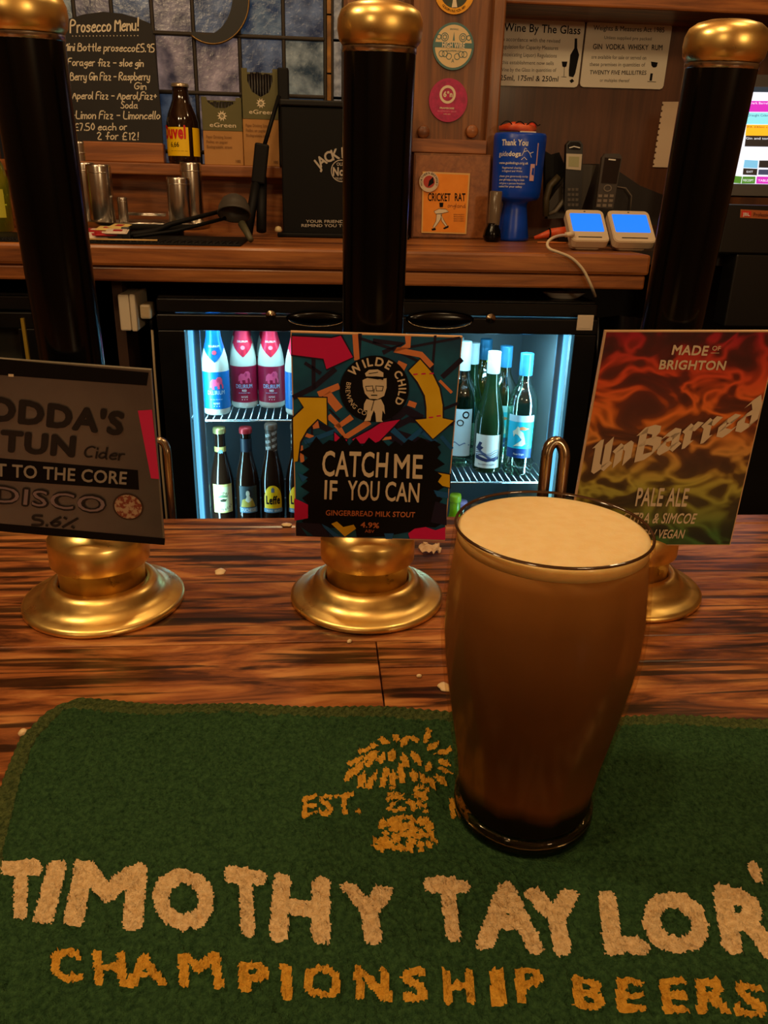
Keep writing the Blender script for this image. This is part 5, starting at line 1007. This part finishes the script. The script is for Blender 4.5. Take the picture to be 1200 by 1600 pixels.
q.prism(np_, ([R0]+[R1]+[L1]+ed[::-1]), mat('note_paper', (214,190,162), .7), .0003, .001); q.build('sheet', t)

# ================================================================ niche: objects on the worktop
BLU = mat('collection_blue', (8,66,190), .3, spec=.5); Yb = 1.93; a, b_ = P(772, 260, Yb), P(852, 260, Yb); x = (a.x+b_.x)/2-.004; ra = (b_.x-a.x)/2; zt = P(812, 208, Yb).z; zm_ = P(812, 312, Yb).z
t = thing('charity_box', 'blue charity collecting box with white writing, on a flared foot', 'collecting box', (x, Yb, WT)); q = MB(); k = 40
prf = [(.030,WT),(.0365,WT+.002),(.037,WT+.008),(.0335,WT+.03),(.0285,zm_-.022),(.0270,zm_-.010),(.030,zm_-.004),(ra*.84,zm_),(ra*.93,zm_+.006),(ra*.95,zm_+.02),(ra,zt-.02),(ra*1.0,zt-.006),(ra*.95,zt-.001),(ra*.6,zt)]
q.lathe([(r, z-WT) for r, z in prf], (x, Yb, WT), BLU, 48); q.v = [(v[0], Yb+(v[1]-Yb)*.85, v[2]) for v in q.v]; q.build('body', t)
cf = cyl(x, Yb, 0, ra*.975); phb = atan2(-Yb, -x)
def cf(u, v, n=0): r = ra*(.955+.045*(v-zm_)/(zt-zm_)); aa = phb+u/r; return V(x+(r+n)*cos(aa), Yb+(r+n)*.85*sin(aa)-.0, v)
l = MB(); hh = zt-zm_; vv_ = lambda y: zm_+hh*(312-y)/104
for s_, u0, u1, y, h, bd in [('Thank You', -.040, .020, 229, .0125, .03), ('guide', -.046, -.022, 245, .010, 0), ('dogs', -.021, .006, 245, .010, .035), ('www.guidedogs.org.uk', -.044, .024, 257, .005, .01), ('Registered charity', -.034, .010, 264, .004, 0), ('in England and Wales', -.034, .012, 269, .004, 0), ('please give generously today', -.040, .026, 277, .004, 0), ('your gift helps a dog to train', -.040, .018, 282.5, .004, .01), ('and gives a person freedom', -.040, .020, 288, .004, 0), ('sealed for your safety', -.040, .014, 293, .004, .01)]:
    l.text(cf, s_, (u0, vv_(y)), (u1, vv_(y)), (u0, vv_(y)+h), WHITE, .0009, bd)
for q in ([(.008,244),(.012,238),(.020,236),(.026,240),(.030,246)], [(.012,238),(.014,232),(.018,234)], [(.020,250),(.014,246),(.008,250)], [(.026,240),(.034,238)]): l.ribbon(cf, [(u, vv_(y)) for u, y in q], .0012, WHITE, .0009)
l.poly(cf, [(.030,vv_(282)),(.041,vv_(282)),(.041,vv_(256)),(.030,vv_(256))], mat('pink_sticker', (214,170,176), .5), .0009); l.poly(cf, [(.034,vv_(272)),(.040,vv_(274)),(.040,vv_(262)),(.035,vv_(262))], BLU, .0012); l.poly(cf, [(.044,vv_(258)),(.047,vv_(258)),(.047,vv_(224)),(.044,vv_(224))], mat('pink_sticker', (1,1,1)), .0009)
l.build('lettering', t)
q = MB(); q.bb(x-.006, x+.030, Yb-.02, Yb+.02, zt-.001, zt+.003, WP, .001); q.build('lid_paper', t)
ORP = mat('orange_plastic', (214,72,30), .4, c2=(226,110,70), ns=40)
t = thing('rubber_band_bundle', 'bundle of orange and red wrapped leads on top of the blue box', 'bundle', (x-.01, Yb, zt)); q = MB(); za_ = zt+.009
q.tube([(x-.045, Yb+.01, za_), (x-.02, Yb-.012, za_+.003), (x+.01, Yb-.012, za_+.001), (x+.030, Yb, za_-.001)], .009, ORP, 10, rs=[.006,.010,.009,.007]); q.build('orange_roll', t); q = MB(); q.lathe([(.006,-.004),(.012,0),(.006,.004)], (x+.022, Yb-.004, za_+.003), mat('coral_red', (206,60,36), .4), 16, M=Matrix.Rotation(1.2, 3, 'X')); q.build('red_ring', t)
q = MB(); q.tube([(x-.05+.088*i/16, Yb-.018, za_+.004+.009*abs(sin(i*.62))) for i in range(17)], .0012, MBLACK, 6); q.build('black_cord', t)
# torch
Yt = 1.87; a = P(768, 362, Yt); x_ = a.x+.002; t = thing('clear_torch', 'clear plastic tube with bulbous black base beside the blue box', 'torch', (x_, Yt, WT)); MB().lathe([(.010,0),(.0185,.003),(.0205,.012),(.0185,.024),(.0140,.034),(.0130,.040)], (x_, Yt, WT), BLACK, 28).build('black_base', t)
zt2 = P(778, 300, Yt).z-WT; MB().lathe([(.0128,.036),(.0135,.05),(.0138,zt2),(.012,zt2+.002),(.0118,.05)], (x_+.002, Yt, WT), mat('cloudy_plastic', (120,104,86), .2, trans=.3), 28, cap=False).build('clear_barrel', t)
# phones
def px_thing(name, label, cat, px, Y, group=None): p = P(px, 300, Y); return thing(name, label, cat, (p.x, Y, WT), group), Plane((0, Y, WT))
PH = mat('phone_black', (20,18,18), .3); PHG = mat('phone_grey', (74,68,62), .4); LCD = mat('lcd_grey', (150,150,110), .3)
t, pl = px_thing('cordless_phone', 'black cordless phone with small grey display, standing upright', 'phone', 893, 1.96)
q = MB(); q.prism(pl, pl.pts([(882,330),(908,330),(911,226),(907,220),(890,220),(885,226)]), PH, -.016, 0); q.build('handset', t); q = MB(); q.prism(pl, pl.pts([(884,264),(907,266),(909,241),(884.5,240)]), mat('phone_silver', (176,166,146), .35, .3), .0, .003); o = q.build('display_frame', t); q = MB(); q.prism(pl, pl.pts([(887.5,260),(903.5,261),(904.5,245),(888,244.5)]), LCD, .003, .0036); q.build('display', o)
q = MB(); q.prism(pl, pl.pts([(888,233),(906,234),(907,226),(903,222),(892,222),(888,226)]), BLACK, .0, .004); q.ribbon(pl, pl.pts([(889,231),(896,229),(905,231)]), .002, WHITE, .0045); q.build('earpiece', t); q = MB()
for i in range(3):
    for j in range(4): q.prism(pl, [(pl.px(889+i*6, 296+j*8)[0]+a, pl.px(889+i*6, 296+j*8)[1]+b) for a, b in ((-.0035,-.003),(.0035,-.003),(.0035,.003),(-.0035,.003))], PHG, .0, .0018)
q = q.build('keypad', t); q = MB(); c = P(895, 340, 1.95); q.bb(c.x-.035, c.x+.035, 1.93, 2.0, WT, WT+.028, PH, .004); q.build('dock', t)
t, pl = px_thing('cordless_phone', 'grey slim handset with large blank screen and round dial pad', 'phone', 952, 1.95); q = MB(); q.prism(pl, pl.pts([(931,324),(958,326),(972,246),(968,240),(946,240),(941,246)]), mat('phone_dark_grey', (62,54,48), .35), -.012, 0); q.build('handset', t)
q = MB(); q.prism(pl, pl.pts([(939,286),(963,287),(970,248),(945,246)]), mat('screen_off', (34,28,28), .12), .0, .0012); q.build('screen', t); q = MB(); q.ribbon(pl, pl.pts([(951,249),(961,250)]), .0028, WHITE, .002); q.build('speaker_slot', t)
q = MB(); c = pl.px(949, 294); q.ribbon(pl, circ(*c, .0085, 20, .0065), .0022, mat('phone_light_grey', (120,108,96), .4), .002, closed=True); 
for i in range(3):
    for j in range(3): c = pl.px(937.5+i*9-j*1.2, 306+j*7.5); q.prism(pl, [(c[0]-.0045, c[1]-.003), (c[0]+.0045, c[1]-.003), (c[0]+.0045, c[1]+.003), (c[0]-.0045, c[1]+.003)], mat('phone_light_grey', (1,1,1)), 0, .0016)
q.build('keypad', t); q = MB(); c = P(945, 333, 1.95); q.bb(c.x-.04, c.x+.04, 1.92, 1.99, WT, WT+.030, mat('dock_brown', (52,36,24), .4), .005); q.build('dock', t)
t, pl = px_thing('desk_phone', 'dark grey desk phone with keypad leaning behind the card readers', 'phone', 868, 1.99); q = MB(); q.prism(pl, pl.pts([(856,342),(905,340),(932,258),(903,256),(868,300),(856,318)]), mat('desk_phone_grey', (58,52,44), .45), -.03, -.002); q.build('base', t)
q = MB()
for i in range(4):
    for j in range(4): c = pl.px(881+i*6, 289+j*9); q.prism(pl, [(c[0]-.0036, c[1]-.005), (c[0]+.0036, c[1]-.005), (c[0]+.0036, c[1]+.005), (c[0]-.0036, c[1]+.005)], PHG, -.002, .0015)
q.build('keypad', t); q = MB(); q.tube([pl(*pl.px(*p_), .008) for p_ in ((856,334),(866,330),(876,318),(884,306))], .005, mat('curl_grey', (110,104,90), .4), 10, rs=[.003,.005,.0055,.004]); q.build('receiver_rim', t); q = MB(); q.tube([pl(*pl.px(*p_), .006) for p_ in ((852,338),(852,310),(858,290),(872,276))], .008, mat('olive_grey_plastic', (76,68,48), .4), 10); q.build('receiver', t)
t, pl = px_thing('black_pouch', 'crumpled black pouch behind the phones, right of the blue box', 'pouch', 862, 2.02); q = MB(); q.prism(pl, pl.pts([(852,330),(876,330),(884,262),(874,238),(862,242),(852,236)]), MBLACK, -.02, 0); q.build('pouch', t)
t, pl = px_thing('router_box', 'dark electronics box behind the grey slim handset', 'electronics', 975, 2.06); q = MB(); q.prism(pl, pl.pts([(905,350),(1045,352),(1050,310),(1000,290),(950,256),(905,256)]), mat('box_umber', (30,22,18), .5), -.03, 0); q.build('case', t); q = MB(); q.tube([pl(*pl.px(*p_), .012) for p_ in ((962,292),(975,294),(984,306),(982,330))], .0016, mat('phone_light_grey', (1,1,1)), 6); q.build('wire', t)
# orange thing
Yo = 1.88; a, m1, b_ = P(836, 357, Yo), P(858, 349, Yo), P(882, 343, Yo); t = thing('orange_nozzle', 'pointed orange plastic nozzle with a black band beside the card readers', 'nozzle', (m1.x, Yo, WT)); q = MB(); q.tube([(a.x, Yo, WT+.010), (m1.x-.01, Yo, WT+.016), (m1.x+.008, Yo, WT+.021), (b_.x+.01, Yo, WT+.026)], .01, ORP, 14, rs=[.0035,.007,.0105,.011]); q.build('cone', t); q = MB(); q.tube([(m1.x+.002, Yo+.0115*cos(i*pi/8), WT+.019+.0115*sin(i*pi/8)) for i in range(16)], .0018, MBLACK, 6, closed=True); q.build('black_band', t)
q = MB(); q.tube([(a.x, Yo-.03, WT+.002), (m1.x, Yo-.035, WT+.0025), (b_.x, Yo-.03, WT+.002)], .002, mat('orange_cord', (206,120,60), .5), 6); q.build('cord', t)
# card readers, standing at an angle
SCR = mat('reader_screen', (14,120,255), .4, emit=.8); RW = mat('reader_white', (206,188,160), .35)
def reader(px0, px1, lean, label):
    Yr = 1.655; a, b_ = P(px0, 380, Yr), P(px1, 380, Yr); wd = b_.x-a.x; cx_ = (a.x+b_.x)/2; ht = .088; tilt = radians(40); X = (1, 0, 0); Yv = (lean, cos(tilt), sin(tilt)); O = (cx_, Yr-.03, WT+.019); pl = Plane(O, (1,0,0), Yv)
    t = thing('card_reader', label, 'card reader', (cx_, Yr, WT), 'white card readers on the worktop'); rr = .010
    def rrect(w_, y0, y1, r): return [(sx_*(w_/2-r)+r*cos(radians(q)), (y1-r if sy_ > 0 else y0+r)+r*sin(radians(q))) for sx_, sy_, q0 in ((1,-1,-90),(1,1,0),(-1,1,90),(-1,-1,180)) for q in (q0, q0+30, q0+60, q0+90)]
    q = MB(); q.prism(pl, rrect(wd, 0, ht, rr), RW, -.016, -.001); q.prism(pl, rrect(wd-.003, .0015, ht-.0015, rr-.001), RW, -.0175, .0005); q.build('shell', t)
    q = MB(); q.prism(pl, rrect(wd-.014, .026, ht-.012, .003), SCR, .0003, .0010); q.build('touch_screen', t); q = MB(); q.prism(pl, rrect(wd*.62, .0095, .0115, .0008), MBLACK, .0004, .0012); q.build('card_slot', t)
    q = MB(); q.prism(pl, circ(0, ht-.006, .0022, 10, .001), MBLACK, .0004, .0010); q.build('sensor', t)
    q = MB(); q.box((cx_, Yr+.012, WT+.016), (wd*.7, .05, .032), RW, .008); q.build('charging_foot', t)
    return cx_-wd/2, Yr
rx, ry = reader(886, 945, 0, 'white card reader with glowing blue screen and a cable, left of the two'); reader(952, 1017, 0, 'white card reader with glowing blue screen, right of the two')
cbm = MB(); path = [(886,367,1.63),(873,368,1.60),(862,372,1.565),(854,380,1.555),(857,389,1.540),(872,394,1.538),(893,402,1.54),(911,420,1.54),(920,438,1.539),(926,452,1.541),(930,463,1.585)]
pp = [P(*q_) for q_ in path]; pp = [V(v.x, v.y, max(v.z, WT+.0045) if v.y > WF-.004 and i_ < 5 else v.z) for i_, v in enumerate(pp)]; pp[0].z = max(pp[0].z, WT+.01); q = [V(*p_) for p_ in pp]
for _ in range(2): q = [q[0]]+[v for i in range(len(q)-1) for v in (q[i].lerp(q[i+1], .25), q[i].lerp(q[i+1], .75))]+[q[-1]]
q[-1].z = max(q[-1].z, fz+.003)
cbm.tube(q, .0028, mat('cable_white', (214,196,164), .45), 8); t = thing('charging_cable', 'white charging cable looping from the left card reader to the fridge top', 'cable', q[0]); cbm.build('lead', t); k = MB(); k.tube([pp[0]+V(.014,0,.002), pp[0]+V(-.004,0,0)], .0048, mat('cable_white', (1,1,1)), 10); k.build('connector', t)
c = P(882, 460, 1.64); t = thing('saucer', 'small white oval dish on top of the fridge below the card readers', 'dish', (c.x, 1.64, fz)); q = MB(); q.lathe([(.022,0),(.030,.003),(.044,.012),(.046,.013),(.043,.013),(.028,.005),(.001,.005)], (0,0,0), mat('saucer_white', (206,204,200), .3), 40); q.v = [(c.x+v[0], 1.645+v[1]*.5, fz+v[2]) for v in q.v]; q.build('bowl', t)
# till
Yq = 1.72; pl = Plane((P(1180,220,Yq).x, Yq, WT), (1,-.12,0), (0,.12,1)); t = thing('till_monitor', 'touch screen till with coloured buttons at the right edge', 'till', (P(1215,300,Yq).x, Yq+.04, WT-.004))
D = lambda *k: [pl.px(*p_) for p_ in k]; q = MB(); q.prism(pl, D((1134,305),(1330,309),(1350,120),(1164,116)), mat('monitor_grey', (60,56,54), .4), -.03, 0); q.build('housing', t)
def em(n_, c, e=.9): return mat(n_, c, .3, emit=e)
q = MB(); q.prism(pl, D((1146,287),(1310,290),(1335,138),(1171,136)), em('ui_white', (214,224,240)), 0, .001); so = q.build('screen', t)
q = MB(); UI = [((1174,144),(1331,146),(1333,138),(1172.5,136), em('ui_dark', (30,44,56))), ((1169,175),(1329,176),(1331,159),(1171,158), em('ui_magenta', (190,40,180))), ((1165,194),(1327,196),(1329,177),(1168,176), em('ui_cyan', (126,214,230))), ((1164,212),(1325,214),(1327,196),(1166,195), em('ui_orange', (246,170,30))), ((1163,229),(1323,231),(1325,214),(1165,212), em('ui_black', (26,22,22))),
      ((1161,262),(1183,263),(1184,251),(1163,250), em('ui_blue', (110,180,220))), ((1185,262),(1320,265),(1321,251),(1186,251), em('ui_black', (1,1,1))), ((1160,273),(1182,274),(1183,264),(1161,263), em('ui_black', (1,1,1))), ((1184,273),(1319,276),(1320,266),(1185,265), em('ui_darkblue', (50,60,90))), ((1146,286),(1157,287),(1159,276),(1148,275), em('ui_green', (60,120,30))), ((1158,287),(1179,287),(1180,276),(1160,276), em('ui_green', (1,1,1))), ((1181,287),(1310,290),(1312,278),(1182,276), em('ui_magenta', (1,1,1)))]
for a, b_, c_, d_, m_ in UI: q.poly(pl, D(a, b_, c_, d_), m_, .0016)
q.build('interface_blocks', so); l = MB()
for s_, a, b_, c_, m_ in [('Dark Barrel Lager', (1171,163), (1215,163.5), (1171,159.5), em('ui_white', (1,1,1))), ('Draught Cider 568ml', (1168,182), (1215,182.5), (1168,178.5), em('ui_darkblue', (1,1,1))), ('IPA 330ml can', (1166,200), (1205,200.5), (1166,197), em('ui_black', (1,1,1))), ('Gin and tonic', (1165,218), (1205,218.5), (1165,214.5), em('ui_white', (1,1,1))), ('EXIT', (1166,270), (1176,270), (1166,267), em('ui_white', (1,1,1))), ('RECEIPT', (1161,283.5), (1177,284), (1161,280), em('ui_white', (1,1,1))), ('TABLE', (1184,284), (1200,284), (1184,280.5), em('ui_white', (1,1,1)))]: l.text(pl, s_, *D(a, b_, c_), m_, .0020)
l.build('lettering', so); q = MB(); c = P(1230, 320, 1.76); q.bb(c.x-.05, c.x+.05, 1.76, 1.86, WT-.0035, WT+.05, mat('till_base_black', (16,15,15), .4), .006); q.build('stand', t)
Yk = 1.66; t = thing('speaker_box', 'black box with a small red and orange label under the till', 'speaker', (P(1200,400,Yk).x, Yk+.06, -.05)); pl = Plane((0, Yk, 0)); a = pl.px(1135, 322); q = MB(); q.bb(a[0]+.04, a[0]+.5, Yk, Yk+.055, WT-.15, WT-.0021, mat('till_base_black', (1,1,1)), .004); q.bb(a[0], a[0]+.5, Yk, Yk+.05, WT-.002, pl.px(1180,320)[1], mat('till_base_black', (1,1,1)), .004); q.build('cabinet', t)
q = MB(); q.poly(pl, pl.pts([(1156,340),(1215,343),(1216,330),(1157,327)]), mat('label_ochre', (176,96,50), .5), .0006); q.poly(pl, pl.pts([(1158,338.5),(1173,339),(1174,330),(1159,329)]), mat('label_scarlet', (214,54,40), .5), .0010); q.text(pl, 'JBL', *pl.pts([(1160,337),(1171,337.5),(1160,332)]), WHITE, .0014, .03); q.text(pl, 'Professional', *pl.pts([(1177,338),(1210,339),(1177,332)]), mat('label_brown_ink', (90,40,20), .5), .0014, .01); q.build('front_label', t)
# dark plastic sack hanging right of the fridge
sk = MB(); rn = np.random.RandomState(8); NU, NV = 26, 26; x0, x1 = P(925, 600, 1.66).x, P(1010, 600, 1.66).x; nz = smooth(rn.randn(NV, NU), 3); nz /= nz.std(); vs = []
for j in range(NV):
    for i in range(NU):
        u, v = i/(NU-1), j/(NV-1); aa = pi*u; vs.append((x0+.01+(x1-x0+.05)*(.5-.5*cos(aa))+.03*v*sin(v*3), 1.70-.07*sin(aa)*(.5+.5*v)-.014*nz[j, i], .06-1.08*v+.004*nz[j, i]))
sk.add(vs, [(j*NU+i, (j+1)*NU+i, (j+1)*NU+i+1, j*NU+i+1) for j in range(NV-1) for i in range(NU-1)], mat('sack_black', (14,15,22), .35), True); t = thing('bin_sack', 'glossy black plastic sack in the gap right of the fridge', 'bin bag', (x0+.1, 1.7, -1.07)); sk.build('sack_skin', t)
